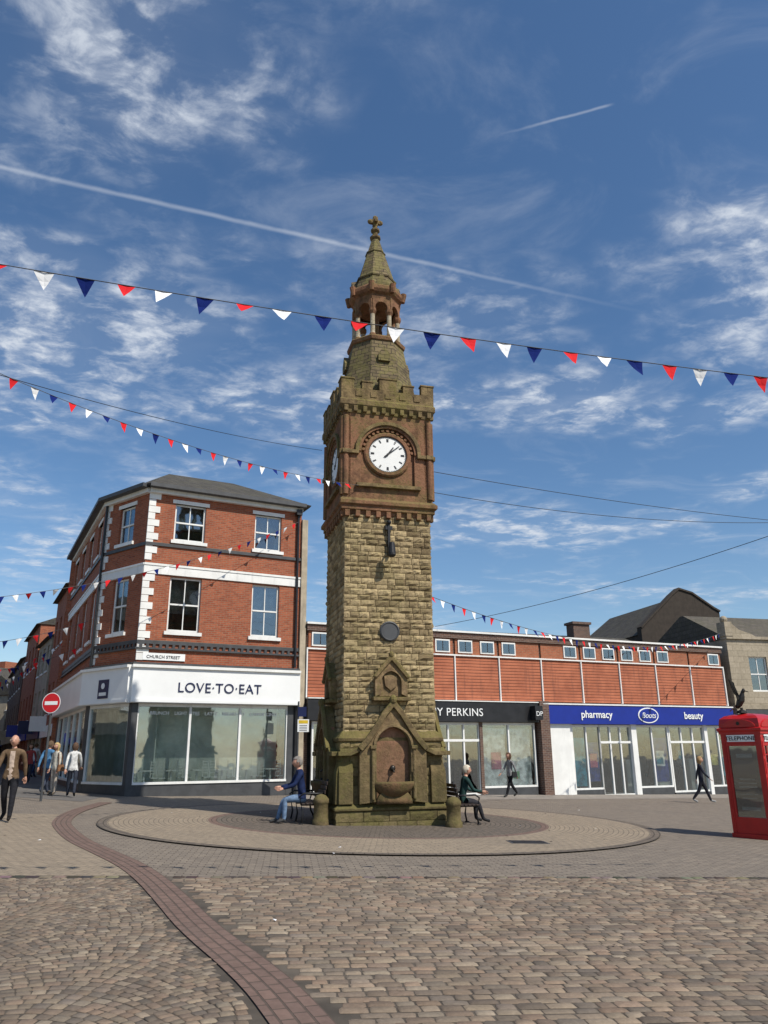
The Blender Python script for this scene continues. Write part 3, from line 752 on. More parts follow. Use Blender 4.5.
fa.mi=0; fa.box(10.4,10.8,-.6,-.23,2.95,3.55)
fa.done()
I=Matrix()
text('fascia_lettering','DOROTHY PERKINS',M['whitesign'],RB,I,7.95,-.24,3.1,.46,'RIGHT',sp=1.06)
text('fascia_lettering','DP',M['whitesign'],RB,I,10.6,-.615,3.12,.28)
text('fascia_lettering','pharmacy',M['whitesign'],RB,I,14.0,-.285,3.08,.46,bold=.006)
text('fascia_lettering','beauty',M['whitesign'],RB,I,19.9,-.285,3.08,.46,bold=.006)
ov=B('oval_logo',[M['whitesign'],M['blue']],RB); N=24; OX=17.05
ov.loft([[(OX+.62*math.cos(2*math.pi*i/N),y,3.22+.36*math.sin(2*math.pi*i/N)) for i in range(N)] for y in (-.26,-.29)])
ov.mi=1; ov.loft([[(OX+.56*math.cos(2*math.pi*i/N),y,3.22+.31*math.sin(2*math.pi*i/N)) for i in range(N)] for y in (-.29,-.3)]); ov.done()
text('oval_lettering','Boots',M['whitesign'],RB,I,OX,-.31,3.1,.36,shear=.3)
sfr=B('shopfront_frames',[M['white'],M['dkgrey']],RB); sgl=B('shopfront_glass',M['shopglass'],RB); pr=B('brick_piers',M['dkbrick'],RB); ins=B('shop_interior',[M['interior'],M['dark'],M['white']],RB)
gb=-.75
sri=B('stall_risers',M['dkgrey'],RB)
def front(a,c,z0,n,ztop=2.84):
    sri.box(a,c,0,.16,gb,z0); sgl.box(a,c,.07,.08,z0,ztop)
    for i in range(n+1):
        x=a+(c-a)*i/n; sfr.box(x-.035,x+.035,.02,.13,z0,ztop)
    sfr.box(a,c,.022,.128,z0,z0+.08); sfr.box(a,c,.021,.127,ztop-.1,ztop)
front(0.3,5.3,.15,3); 
front(5.6,7.85,-.1,3); sfr.box(5.6,7.85,.0,.14,2.05,2.15)
front(8.0,10.7,.15,2)
pr.box(5.3,5.6,-.05,.2,gb,2.86); pr.box(7.85,8.0,-.05,.2,gb,2.86); pr.box(10.86,11.35,-.3,.3,gb,3.78)
ins.mi=1; ins.box(.3,7.9,2.5,2.55,gb,2.8)
ins.mi=0; ins.box(8,10.7,.5,.55,gb,2.8); ins.box(.3,10.8,.2,2.5,2.83,2.85)
sfr.box(11.36,12.55,-.12,.2,gb,2.8); sfr.box(12.55,12.75,.0,.2,gb,2.8)
front(12.75,14.3,-.05,2,2.78); front(14.3,16.1,-.35,3,2.78); sfr.box(14.3,16.1,.0,.14,1.95,2.05)
front(16.4,18.4,-.05,2,2.78); sfr.box(16.1,16.4,-.08,.2,gb,2.8)
front(18.5,20.7,-.3,3,2.78); sfr.box(18.5,20.7,.0,.14,1.95,2.05); front(20.9,22.4,-.1,2,2.78); sfr.box(20.7,20.9,-.05,.2,gb,2.8)
ins.mi=0; ins.box(11.4,22.4,3.2,3.25,gb,2.8); ins.mi=1; ins.box(14.2,16.0,1.6,1.62,gb,2.6); ins.box(18.6,20.6,1.9,1.92,gb,2.6); ins.box(16.2,18.4,2.2,2.22,gb,2.6)
ins.mi=2
for x in (11.8,13.4,17.2,19.0,21.3): 
    ins.box(x,x+.9,1.8,2.15,-.4,1.2)
ins.box(11.4,22.2,.2,3.2,2.79,2.8)
for q in (sfr,sgl,pr,ins,sri): q.done()
cols=[(.02,.25,.35),(.5,.12,.2),(.02,.05,.25),(.6,.5,.1),(.7,.7,.7),(.1,.35,.15)]
pm=[simple('poster_%d'%i,c,.5,var=.5,scale=4) for i,c in enumerate(cols)]
po=B('window_posters',pm,RB)
# posters stuck on the inside face of the glass
po.mi=2; po.box(17.45,18.3,.1,.11,.2,2.2); po.mi=4; po.box(17.6,18.1,.085,.095,.9,1.6); po.mi=0; po.box(17.6,18.0,.0825,.0845,1.0,1.3)
po.mi=0; po.box(12.85,13.45,.1,.11,.1,2.2); po.mi=2; po.box(13.6,14.2,.1,.11,.3,2.0); po.mi=1; po.box(13.7,14.1,.09,.098,.9,1.5)
po.mi=4; po.box(8.15,9.25,.2,.22,.2,2.6); po.box(9.4,10.55,.2,.22,.2,2.6); po.mi=1; po.box(8.5,9.0,.17,.19,.9,1.6); po.mi=5; po.box(9.6,9.9,.17,.19,.5,.8)
po.mi=3; po.box(21.1,21.5,.1,.11,.9,1.4); po.mi=0; po.box(19.0,19.3,.1,.11,1.2,1.6); po.box(21.8,22.2,.1,.11,.4,2.1)
for i in range(60):
    po.mi=random.randrange(6); x=rnd(11.6,22); z=rnd(.1,1.9); po.box(x,x+rnd(.05,.2),3.0,3.15,z,z+rnd(.1,.25))
po.done()
ms=B('display_mannequins',M['dkgrey'],RB)
for x in (1.2,3.2,4.4,6.9): ms.lathe([(.04,.0),(.13,.6),(.16,.9),(.11,1.1),(.18,1.4),(.05,1.52),(.09,1.65),(.02,1.78)],12,x,1.2)
ms.done(smooth=True)
# ---------------------------------------------------------------- buildings behind
GB=empty('brown_gabled_hall',(20.6,52.0,0),R(14))
b=B('gable_wall',M['brownwall'],GB)
b.extr([(-3.6,-1),(2.6,-1),(2.6,10.7),(2.2,10.9),(.6,11.9),(-.4,12.15),(-1.0,11.7),(-3.6,9.4)],0,.5); b.box(-3.6,2.6,.5,10,-1,9.0); b.done()
b=B('gable_coping',M['brownwall'],GB); b.sweep([(-3.6,9.45),(-1.0,11.76),(-.4,12.22),(.6,11.97),(2.2,10.97),(2.65,10.75)],.12,-.08,.5); b.done()
b=B('slate_roof',M['slate'],GB)
b.loft([[(-3.7,.5,9.0),(2.7,.5,10.4),(.0,.5,11.8)],[(-3.7,10,9.0),(2.7,10,10.4),(.0,10,11.8)]]); b.done()
BR=empty('slate_roofed_terrace',(8,44.5,0),R(20))
b=B('walls',M['dkbrick'],BR); b.box(-6,9.5,0,7,-1,7.2); b.done()
b=B('slate_roof',M['slate'],BR); b.loft([[(-6.2,-.3,7.2),(9.7,-.3,7.2),(9.7,7.3,7.2),(-6.2,7.3,7.2)],[(-6.2,3.4,8.7),(9.7,3.4,8.7),(9.7,3.6,8.7),(-6.2,3.6,8.7)]]); b.done()
b=B('chimney_stack',M['dkbrick'],BR); b.box(5.2,6.4,2.6,3.4,7.5,9.5); b.box(5.1,6.5,2.5,3.5,9.35,9.5); b.done()
ST=empty('stone_building',(18.0,40.6,0),R(14))
b=B('stone_walls',M['palestonewall'],ST)
wall_holes(b,0,12,3.6,7.2,0,.4,[(1.2,2.3,4.5,6.3),(3.4,4.5,4.5,6.3),(6,7.1,4.5,6.3),(8.6,9.7,4.5,6.3)])
b.box(0,.5,-.1,.4,-1,3.6); b.box(5.6,6.1,-.1,.4,-1,3.6); b.box(0,.4,.4,8,-1,7.2); b.box(-.05,12,-.12,.4,7.2,7.35); b.box(-.05,12,-.1,.4,3.6,3.8)
b.box(-.1,.35,-.15,.5,7.35,8.1); b.extr([(.35,7.36),(1.8,7.36),(1.5,7.5),(.8,7.7),(.35,8.05)],-.08,.35); b.sphere((.12,.15,8.25),.2)
b.done()
wf2=B('window_frames',M['white'],ST); g2=B('window_glass',M['glass'],ST); c2=B('curtains',M['curtain'],ST)
for xc in (1.75,3.95,6.55,9.15): sash(wf2,g2,c2,xc,1.1,4.5,6.3)
wf2.box(.5,5.6,.0,.1,-1,.1)
for x in (1.7,3.0,4.3): wf2.box(x,x+.08,.0,.1,.1,3)
g2.box(.5,5.6,.1,.11,.1,3.0); g2.box(6.1,12,.1,.11,.1,3.0)
wf2.done();g2.done();c2.done()
b=B('fascia',M['dkgrey'],ST); b.box(.5,5.6,-.1,.2,3.0,3.58); b.box(6.1,12,-.1,.2,3.0,3.58); b.box(.4,12,1.4,1.5,-1,7.1); b.done()
b=B('stone_slate_roof',M['stoneslate'],ST); b.loft([[(.4,.4,7.3),(12,.4,7.3),(12,8.3,7.3),(.4,8.3,7.3)],[(.4,4,9.1),(12,4,9.1),(12,4.3,9.1),(.4,4.3,9.1)]]); b.done()
def block(name,p,q,depth,h,mat,rise=2.,floors=2,shopmat=None,nw=4,gable=False):
    F,L=frame(p,q); E=empty(name,(0,0,0))
    E.matrix_world=F
    b=B('walls',mat,E); fh=(h-3.2)/floors
    holes=[]
    for fl in range(floors):
        for i in range(nw):
            xc=L*(i+.5)/nw; holes.append((xc-.5,xc+.5,3.9+fl*fh,3.9+fl*fh+min(1.7,fh*.6)))
    wall_holes(b,0,L,3.2,h,0,.3,holes); b.box(0,.3,.3,depth,-1,h); b.box(L-.3,L,.3,depth,-1,h); b.box(.3,L-.3,depth-.3,depth,-1,h)
    for i in range(nw+1): 
        x=min(L-.35,L*i/nw); b.box(x,x+.35,-.02,.3,-1,3.2)
    b.done()
    wf=B('window_frames',M['white'],E); g=B('window_glass',M['glass'],E); c=B('curtains',M['curtain'],E)
    for (a,d,z0,z1) in holes: sash(wf,g,c,(a+d)/2,1.0,z0,z1); wf.box(a-.1,d+.1,-.06,.1,z0-.1,z0)
    g.box(0.3,L-.3,.1,.12,-.2,2.6); wf.done();g.done();c.done()
    b=B('shop_fascia',shopmat or M['dkgrey'],E); b.box(0,L,-.15,.12,2.6,3.2); b.box(L*.5,L*.5+.08,-1.0,-.15,2.9,3.7); b.done()
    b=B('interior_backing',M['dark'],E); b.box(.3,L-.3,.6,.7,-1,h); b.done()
    b=B('slate_roof',M['slate'],E)
    if gable: b.loft([[(-.1,-.2,h),(L+.1,-.2,h),(L/2,-.2,h+rise)],[(-.1,depth,h),(L+.1,depth,h),(L/2,depth,h+rise)]])
    else: b.loft([[(-.1,-.3,h),(L+.1,-.3,h),(L+.1,depth+.3,h),(-.1,depth+.3,h)],[(-.1,depth*.5-.1,h+rise),(L+.1,depth*.5-.1,h+rise),(L+.1,depth*.5+.1,h+rise),(-.1,depth*.5+.1,h+rise)]])
    b.done()
    b=B('chimney_stack',M['redbrick'],E); b.box(L*.2,L*.2+.9,depth*.4,depth*.6,h,h+rise+1.0); b.done()
    return E
block('brick_terrace_building',(-20.3,47.0),(-17.2,41.2),8,10.6,M['redbrick'],1.6,2,M['white'],3)
block('rendered_terrace_building',(-23.6,52.6),(-20.5,47.2),8,8.6,M['cream'],1.8,2,M['navy'],3)
block('brick_terrace_building',(-28.6,61.5),(-23.8,52.8),8,10.3,M['redbrick'],1.8,2,M['blue'],4)
block('brick_terrace_building',(-37.5,78),(-28.8,61.7),8,9.0,M['dkbrick'],2.2,2,M['cream'],6)
block('rendered_terrace_building',(-46,84),(-37,80),8,7.6,M['cream'],3,2,M['dkgrey'],3,True)
block('brick_terrace_building',(-25.8,46),(-31,56),9,6.6,M['redbrick'],1.9,1,M['red'],4)
block('rendered_terrace_building',(-31.2,56.3),(-36.5,66.5),9,8.2,M['cream'],2.,2,M['dkgrey'],5)
block('brick_terrace_building',(-36.7,66.8),(-44,81),9,7.6,M['dkbrick'],2.,2,M['blue'],6)
block('rendered_terrace_building',(-21,24),(-23.5,38),9,8.4,M['cream'],2.2,2,M['dkgrey'],4)
block('brick_terrace_building',(30,41),(44,40),9,9,M['redbrick'],2.,2,M['dkgrey'],5)
# ---------------------------------------------------------------- BUNTING & CABLES
def spts(A,Bp,sag,n,u0=0,u1=1):
    A=Vector(A);Bp=Vector(Bp); o=[]
    for i in range(n+1):
        u=u0+(u1-u0)*i/n; p=A.lerp(Bp,u); p.z-=sag*4*u*(1-u); o.append(p)
    return o
def bunting(A,Bp,sag,sp,w,h,u0=0,u1=1,start=0,rc=.008,phase=.5):
    b=B('bunting',[M['cord'],M['bred'],M['bwhite'],M['bblue']])
    P=spts(A,Bp,sag,60,u0,u1); b.tube([tuple(p) for p in P],rc,5)
    L=(Vector(Bp)-Vector(A)).length; n=int((u1-u0)*L/sp)
    for i in range(n):
        u=u0+(i+phase)*sp/L+rnd(-.06,.06)*sp/L
        A_=Vector(A).lerp(Vector(Bp),u); A_.z-=sag*4*u*(1-u)
        d=(Vector(Bp)-Vector(A)); d.z-=sag*4*(1-2*u); d.normalize()
        side=Vector((-d.y,d.x,0)).normalized()
        b.mi=1+(i+start)%3; ww=w*rnd(.9,1.06)
        sw=rnd(-.5,.5); fw=rnd(-.7,.2)
        tip=A_-Vector((0,0,h*math.cos(fw)))+side*h*math.sin(fw)+d*h*sw*.6
        l=A_-d*ww/2; r=A_+d*ww/2; nseg=4; prev=None
        for j in range(nseg+1):
            t=j/nseg; bulge=side*math.sin(math.pi*t)*h*rnd(.02,.1)
            a=l.lerp(tip,t)+bulge; c=r.lerp(tip,t)+bulge*.4; m_=(a+c)/2+side*ww*.05*(1-t)
            cur=(b.v(*a),b.v(*m_),b.v(*c)) if j<nseg else (b.v(*a),)
            if prev:
                if j<nseg: b.f([prev[0],prev[1],cur[1],cur[0]]); b.f([prev[1],prev[2],cur[2],cur[1]])
                else: b.f([prev[0],prev[1],cur[0]]); b.f([prev[1],prev[2],cur[0]])
            prev=cur
    return b.done(recalc=False)
A=Vector((-4.34,7.45,6.98)); C=Vector((5.24,9.39,6.46)); d=(C-A)
spc=d.length/21.2
u0=-6.5*spc/d.length
bunting(A,C,.07,spc,.225,.235,u0=u0,u1=1.35,start=0,rc=.006,phase=.46)
bunting((-6.5,11.68,7.84),(-.62,19.0,8.35),.3,.36,.16,.2,u0=-.3,u1=1,start=1,rc=.006)
bunting((-3.6,30.8,10.9),(-12.1,23.7,6.4),.45,.45,.2,.24,u0=0,u1=1.5,rc=.008)
bunting((1.1,19.9,5.6),(17.3,39.6,7.35),1.0,.5,.2,.24,rc=.008)
bunting((-12.0,30.8,6.8),(-22.3,31,6.6),.8,.6,.26,.32,rc=.01)
bunting((-13.5,34,6.2),(-22.5,36,6.2),.9,.6,.26,.32,rc=.01)
bunting((-17.0,41,7.5),(-24.5,44,6.2),.7,.6,.26,.32,rc=.01)
bunting((-20.6,47,7.5),(-27,50,6.0),.7,.6,.26,.32,rc=.01)
bunting((-24,53,7.5),(-31,57,6.0),.7,.6,.26,.32,rc=.01)
def cable(A,Bp,sag,u0=0,u1=1,r=.012):
    b=B('overhead_cable',M['cable']); b.tube([tuple(p) for p in spts(A,Bp,sag,40,u0,u1)],r,5); b.done(recalc=False)
cable((-6.6,11.7,7.85),(-1.78,20.6,10.0),.15,-.3,1,.007)
cable((1.3,19.6,8.95),(12.5,24,8.8),.1,0,1.5,.009)
cable((1.3,19.6,8.35),(12.6,24,8.7),.25,0,1.5,.009)
cable((2.2,33.6,6.9),(12,23.2,8.0),.25,0,1.5,.011)
# ---------------------------------------------------------------- SIGNS
S=empty('no_entry_sign',(-10.6,25.0,gz(-10.6)),R(-10))
b=B('pole',M['dkgrey'],S); b.cyl((0,0,-.1),(0,0,3.3),.038,.038,12); b.done(smooth=False)
mr=simple('sign_red',(.55,.01,.015),.4,var=.05)
b=B('sign_disc',[mr,M['whitesign'],M['dkgrey']],S)
def disc(b,r,y0,y1,cz,N=32): b.loft([[(r*math.cos(2*math.pi*i/N),y,cz+r*math.sin(2*math.pi*i/N)) for i in range(N)] for y in (y0,y1)])
b.mi=2; disc(b,.32,-.045,-.035,2.93); b.mi=1; disc(b,.318,-.05,-.045,2.93); b.mi=0; disc(b,.295,-.055,-.05,2.93); b.mi=1; b.box(-.22,.22,-.06,-.055,2.87,2.98)
b.done()
S=empty('parking_sign',(-3.25,29.4,gz(-3.0)),R(5))
b=B('pole',M['dkgrey'],S); b.cyl((0,0,-.1),(0,0,3.4),.035,.035,10); b.cyl((0,0,0),(0,0,.9),.06,.06,10); b.done()
my=simple('sign_yellow',(.65,.45,.03),.5)
b=B('sign_plates',[M['whitesign'],my,M['navy'],M['black']],S); b.mi=0; b.box(-.02,.4,-.05,-.04,2.3,2.75); b.mi=1; b.box(.02,.36,-.054,-.05,2.6,2.72); b.mi=3
for i in range(4): b.box(.05,.33,-.054,-.05,2.34+i*.06,2.36+i*.06)
b.mi=2; b.box(-.02,.3,-.05,-.04,2.85,3.2); b.done()
# ---------------------------------------------------------------- BENCHES
def bench(cx,cy,ang):
    E=empty('park_bench',(cx,cy,gz(cx)+.024),ang)
    b=B('seat_and_back_slats',M['wood'],E)
    for i in range(5): b.box(-.9,.9,-.26+i*.1,-.18+i*.1,.43,.46)
    for i in range(4): 
        z=.55+i*.1; y=.24+i*.025; b.box(-.9,.9,y,y+.028,z,z+.08)
    b.done(bevel=.006)
    f=B('iron_frame',M['metal'],E)
    for x in (-.8,0,.8):
        f.tube([(x,-.26,0),(x,-.22,.2),(x,-.26,.42),(x,.2,.42),(x,.26,.6),(x,.36,.98)],.022,8); f.tube([(x,.2,.42),(x,.24,.2),(x,.34,0)],.022,8)
        if x: f.tube([(x,-.26,.42),(x,-.3,.6),(x,-.2,.67),(x,.05,.66),(x,.27,.66)],.022,8)
        f.box(x-.04,x+.04,-.31,-.22,0,.02); f.box(x-.04,x+.04,.3,.39,0,.02)
    f.done(smooth=True)
    return E
bench(-1.93,19.75,R(15-90))
bench(1.75,20.45,R(15+90))
# ---------------------------------------------------------------- PHONE BOX
PB=empty('telephone_box',(8.38,18.35,gz(8.38)),R(38)); PB.scale=(1.04,1.04,1.06)
rb=B('red_frame',M['red'],PB); pg=B('glazing',M['glass'],PB); H=.45
rb.box(-H-.02,H+.02,-H-.02,H+.02,-.15,.1)
rb.loft([sqr(.47,2.08),sqr(.47,2.12),sqr(.50,2.16),sqr(.50,2.2),sqr(.455,2.22),sqr(.455,2.3),sqr(.44,2.4),sqr(.36,2.46),sqr(.24,2.5),sqr(.02,2.52)])
sgp=B('telephone_signs',[M['whitesign'],M['black'],M['navy'],M['bronze']],PB)
for k in range(4):
    Mk=Matrix.Rotation(k*math.pi/2,4,'Z'); rb.M=Mk; pg.M=Mk; sgp.M=Mk
    rb.box(-H,-H+.09,-H,-H+.09,.1,2.1)
    rb.box(-H+.09,H-.09,-H+.01,-H+.07,.1,.42); rb.box(-H+.09,H-.09,-H+.01,-H+.07,1.84,1.9)
    rb.box(-H+.09,-H+.14,-H+.012,-H+.068,.42,1.84); rb.box(H-.14,H-.09,-H+.012,-H+.068,.42,1.84)
    if k!=3:
        for i in range(1,8): z=.42+1.42*i/8; rb.box(-H+.14,H-.14,-H+.025,-H+.055,z-.012,z+.012)
        for x in (-.2,.2): rb.box(x-.011,x+.011,-H+.022,-H+.058,.42,1.84)
    pg.box(-H+.13,H-.13,-H+.038,-H+.044,.42,1.84)
    rb.box(-H+.09,H-.09,-H+.005,-H+.07,1.9,2.1)
    sgp.mi=0; sgp.box(-.31,.31,-H-.006,-H+.02,1.925,2.065)
    rb.extr([(.38*math.cos(math.pi*i/12),2.22+.17*math.sin(math.pi*i/12)) for i in range(13)],-.475,-.40)
    sgp.mi=3; sgp.cyl((0,-.48,2.3),(0,-.472,2.3),.04,.04,10)
    for j in range(5): rb.box(-(H-.045)-.015,-(H-.045)+.015,-H-.012,-H+.0,.2+j*.36,.5+j*.36)
    text('telephone_lettering','TELEPHONE',M['black'],PB,Mk,0,-H-.008,1.955,.12,sp=1.05)
sgp.M=Matrix(); 
sgp.mi=1; sgp.box(-.40,-.39,-.3,.3,.44,1.82)
gm=[]
sgp.mi=3
sgp.mi=0
for z0,z1,w_ in ((1.6,1.68,.18),(1.0,1.03,.2),(1.08,1.10,.2),(1.16,1.18,.17),(.86,.88,.2),(.78,.8,.16),(.55,.62,.2)): sgp.box(-.405,-.401,-w_,w_,z0,z1)
sgp.mi=2; sgp.box(-.405,-.401,-.22,.22,1.26,1.54)
sgp.mi=1; sgp.box(-.3,.3,.33,.36,.4,1.8); sgp.box(-.15,.15,.2,.32,1.0,1.5)
rb.done(bevel=.006); pg.done(); sgp.done()
BS=empty('bird_sculpture',(8.22,18.25,gz(8.22)+2.65),R(60))
b=B('bird_body',M['bronze'],BS)
b.lathe([(.02,0),(.12,.02),(.1,.07),(.03,.1),(.03,.14)],10)
b.loft([[(r*math.cos(2*math.pi*i/10)*.8,y+r*math.sin(2*math.pi*i/10)*.9,z) for i in range(10)] for r,y,z in ((.03,.08,.12),(.08,.05,.18),(.1,.0,.28),(.085,-.03,.38),(.05,-.06,.46),(.05,-.09,.52),(.02,-.1,.57))])
b.loft([[(-.02,-.12,.53),(.02,-.12,.53),(0,-.12,.5)],[(-.004,-.2,.49),(.004,-.2,.49),(0,-.2,.48)]])
b.loft([[(-.07,.1,.2),(.07,.1,.2),(.07,.12,.18),(-.07,.12,.18)],[(-.09,.24,.08),(.09,.24,.08),(.09,.25,.06),(-.09,.25,.06)]])
for s_ in (-1,1):
    pts=[(0,.36),(.1,.44),(.16,.6),(.2,.78),(.12,.72),(.1,.62),(.05,.5),(.06,.4),(.05,.3)]
    b.loft([[(s_*(.06+.5*x),y_+x*.8,z) for x,z in pts] for y_ in (0,.02)])
b.done(smooth=False)
# ---------------------------------------------------------------- PEOPLE
cm={}
def cmat(c,rough=.8):
    k=tuple(c)+(rough,)
    if k not in cm: cm[k]=simple('cloth_%d'%len(cm),c,rough,var=.3,scale=12,bstr=.3,spec=.15)
    return cm[k]
SK=simple('skin',(.48,.26,.18),.55,var=.1,scale=20)
def person(loc,heading,H=1.72,top=(.1,.1,.1),leg=(.02,.02,.03),shoe=(.02,.02,.02),hair=(.1,.06,.03),long=False,female=False,mode='walk',stride=.38,sleeve=None,arms=None,bag=None,bald=False,lean=0.,sleeves_long=True,flip=1,name='person',shirt=None,headturn=0):
    E=empty(name,loc,heading)
    pz=.52*H
    def leg_(s,th,kn,foot=0):
        h=Vector((s*.055*H,0,pz-.01*H)); k=h+.235*H*Vector((s*.02,-math.sin(th),-math.cos(th))); a=k+.235*H*Vector((0,-math.sin(th-kn),-math.cos(th-kn)))
        t=a+Vector((s*.012*H,-.1*H*math.cos(foot),-.028*H-.1*H*math.sin(foot))); he=a+Vector((0,.02*H,-.03*H))
        return h,k,a,t,he
    sp=Vector((0,-math.sin(lean),math.cos(lean)))
    pel=Vector((0,0,pz)); wa=pel+sp*.09*H; ch=pel+sp*.21*H; up=pel+sp*.285*H; nk=pel+sp*.325*H; hb=nk+Vector((0,-.01*H,.035*H))
    def arm_(s,sh,el,out=.18):
        S_=up+Vector((s*(.098 if female else .112)*H,0,-.005*H)); e=S_+.165*H*Vector((s*out,-math.sin(sh),-math.cos(sh))).normalized(); w_=e+.145*H*Vector((-s*.1 if el>.4 else s*.05,-math.sin(sh+el),-math.cos(sh+el))).normalized()
        return S_,e,w_
    if mode=='walk':
        LL=leg_(flip,stride,.08,.0); RL=leg_(-flip,-stride*.8,.35,.35)
        aa=arms or ((-.35,.15),(.4,.35))
    elif mode=='stand':
        LL=leg_(1,.04,.03); RL=leg_(-1,-.03,.03); aa=arms or ((.05,.2),(.0,.25))
    else:
        LL=leg_(1,R(84),R(84)); RL=leg_(-1,R(80),R(62)); aa=arms or ((.55,.75),(.5,.9))
    AL=arm_(1 if mode!='walk' else flip,*aa[0]); AR=arm_(-1 if mode!='walk' else -flip,*aa[1])
    low=min(LL[3].z,RL[3].z,LL[4].z,RL[4].z)-.022*H
    off=-low
    V=[];Rr=[];Ed=[]
    def add(p,rx,ry=None): V.append(p+Vector((0,0,off))); Rr.append((rx*H,(ry or rx)*H)); return len(V)-1
    f=1.0 if not female else .88
    i0=add(pel,.078*f,.066*f); i1=add(wa,.072*f,.06*f); i2=add(ch,.082*f,.064*f); i3=add(up,.06*f,.05*f); i4=add(nk,.032,.032); i5=add(hb,.03,.03)
    seg=[]
    def ed(a,b_,l): Ed.append((a,b_)); seg.append((a,b_,l))
    ed(i0,i1,0);ed(i1,i2,0);ed(i2,i3,0);ed(i3,i4,0);ed(i4,i5,4)
    for L_ in (LL,RL):
        a=add(L_[0]-Vector((0,0,.02*H)),.058*f); m1=add(L_[0].lerp(L_[1],.5),.05*f); b_=add(L_[1],.038); m2=add(L_[1].lerp(L_[2],.4),.036); c=add(L_[2],.026); d_=add(L_[3],.022,.018); 
        ed(i0,a,1);ed(a,m1,1);ed(m1,b_,1);ed(b_,m2,1);ed(m2,c,1);ed(c,d_,2)
    hands=[]
    for A_ in (AL,AR):
        a=add(A_[0],.037*f); b_=add(A_[1],.029*f); c=add(A_[2],.019); ed(i3,a,3);ed(a,b_,3);ed(b_,c,3 if sleeves_long else 4)
        hands.append((A_[1]+Vector((0,0,off)),A_[2]+Vector((0,0,off))))
    me=bpy.data.meshes.new('sk'); me.from_pydata([tuple(v) for v in V],Ed,[]); ob=bpy.data.objects.new('sk',me); link(ob)
    ob.modifiers.new('s','SKIN'); 
    for i,sv in enumerate(me.skin_vertices[0].data): sv.radius=Rr[i]; sv.use_root=(i==0)
    ss=ob.modifiers.new('ss','SUBSURF'); ss.levels=2; ss.render_levels=2
    dg=bpy.context.evaluated_depsgraph_get(); dg.update()
    me2=bpy.data.meshes.new_from_object(ob.evaluated_get(dg)); bpy.data.objects.remove(ob)
    me2.name='body'; me2.materials.clear()
    for mm in (cmat(top),cmat(leg),cmat(shoe,.5),cmat(sleeve or top),SK,cmat(shirt or top)): me2.materials.append(mm)
    for p in me2.polygons:
        c=p.center; best=None
        for a,b_,l in seg:
            A0=V[a];D=V[b_]-A0; t=max(0,min(1,(c-A0).dot(D)/D.length_squared)); dd=(c-(A0+D*t)).length
            r=Rr[a][0]*(1-t)+Rr[b_][0]*t
            if best is None or dd-r*.8<best[0]: best=(dd-r*.8,l)
        l=best[1]
        hem=V[0].z-.03*H
        if l==1 and mode!='sit' and c.z>hem: l=0
        if l==0 and mode!='sit' and c.z<hem-.02*H: l=1
        if l==1 and mode=='sit' and c.z>V[0].z-.02*H and c.y>-.07*H: l=0
        if l==0 and shirt and c.y<-.045*H and abs(c.x)<.022*H: l=5
        p.material_index=l; p.use_smooth=True
    bo=bpy.data.objects.new('body',me2); link(bo); bo.parent=E
    hb_=B('hands',SK,E)
    for e,w_ in hands:
        d_=(w_-e).normalized(); sd=d_.cross(Vector((0,1,.2))).normalized(); pn=d_.cross(sd)
        hb_.loft([[tuple(w_+d_*s2+sd*rx*math.cos(a)+pn*.014*math.sin(a)) for a in [2*math.pi*i/8 for i in range(8)]] for s2,rx in ((-.01,.024),(.03,.036),(.07,.04),(.09,.036))])
        for i,(o_,ln) in enumerate(((-.028,.065),(-.01,.078),(.01,.073),(.028,.055))):
            p=w_+d_*.085+sd*o_; k=p+d_*ln*.5+pn*.004; tp_=k+d_*ln*.45+pn*.02
            hb_.cyl(p,k,.0095,.0085,6); hb_.cyl(k,tp_,.0085,.006,6)
        p=w_+d_*.03-sd*.03; hb_.cyl(p,p+d_*.035-sd*.025,.012,.01,6); hb_.cyl(p+d_*.035-sd*.025,p+d_*.065-sd*.028,.01,.007,6)
    hb_.done(smooth=True)
    hc=V[i5]+Vector((0,-.012*H,.055*H)); r=.066*H*1.02
    hd=B('head',[SK,cmat(hair,.7),M['black'],cmat((.35,.12,.1),.6)],E)
    rings=[]
    for j in range(13):
        th=math.pi*j/12; z=-math.cos(th); rr=max(.03,math.sin(th))
        jaw=1-.32*max(0,-z-.15); ring_=[]
        for i in range(18):
            a=2*math.pi*i/18; x=.74*rr*jaw*math.cos(a); y=.92*rr*math.sin(a)*(1 if math.sin(a)>0 else 1-.08*max(0,-z))
            if math.sin(a)<-.9 and abs(z+.12)<.14: y-=.16
            ring_.append((hc.x+x*r,hc.y+y*r,hc.z+z*r*1.05))
        rings.append(ring_)
    hd.loft(rings)
    for s_ in (-1,1):
        hd.mi=2; hd.sphere((hc.x+s_*.27*r,hc.y-.84*r,hc.z+.06*r),.07*r,1.3,.6,.8,8,6)
        hd.mi=0; hd.sphere((hc.x+s_*.76*r,hc.y+.05*r,hc.z-.02*r),.17*r,.4,.8,1.2,8,6)
        hd.mi=1; hd.box(hc.x+s_*.27*r-.12*r,hc.x+s_*.27*r+.12*r,hc.y-.93*r,hc.y-.84*r,hc.z+.2*r,hc.z+.25*r)
    hd.mi=3; hd.box(hc.x-.2*r,hc.x+.2*r,hc.y-.86*r,hc.y-.78*r,hc.z-.48*r,hc.z-.41*r)
    hd.mi=0; hd.loft([[(hc.x-.1*r,hc.y-.88*r,hc.z-.2*r),(hc.x+.1*r,hc.y-.88*r,hc.z-.2*r),(hc.x,hc.y-1.1*r,hc.z-.18*r)],[(hc.x-.03*r,hc.y-.9*r,hc.z+.12*r),(hc.x+.03*r,hc.y-.9*r,hc.z+.12*r),(hc.x,hc.y-.95*r,hc.z+.12*r)]])
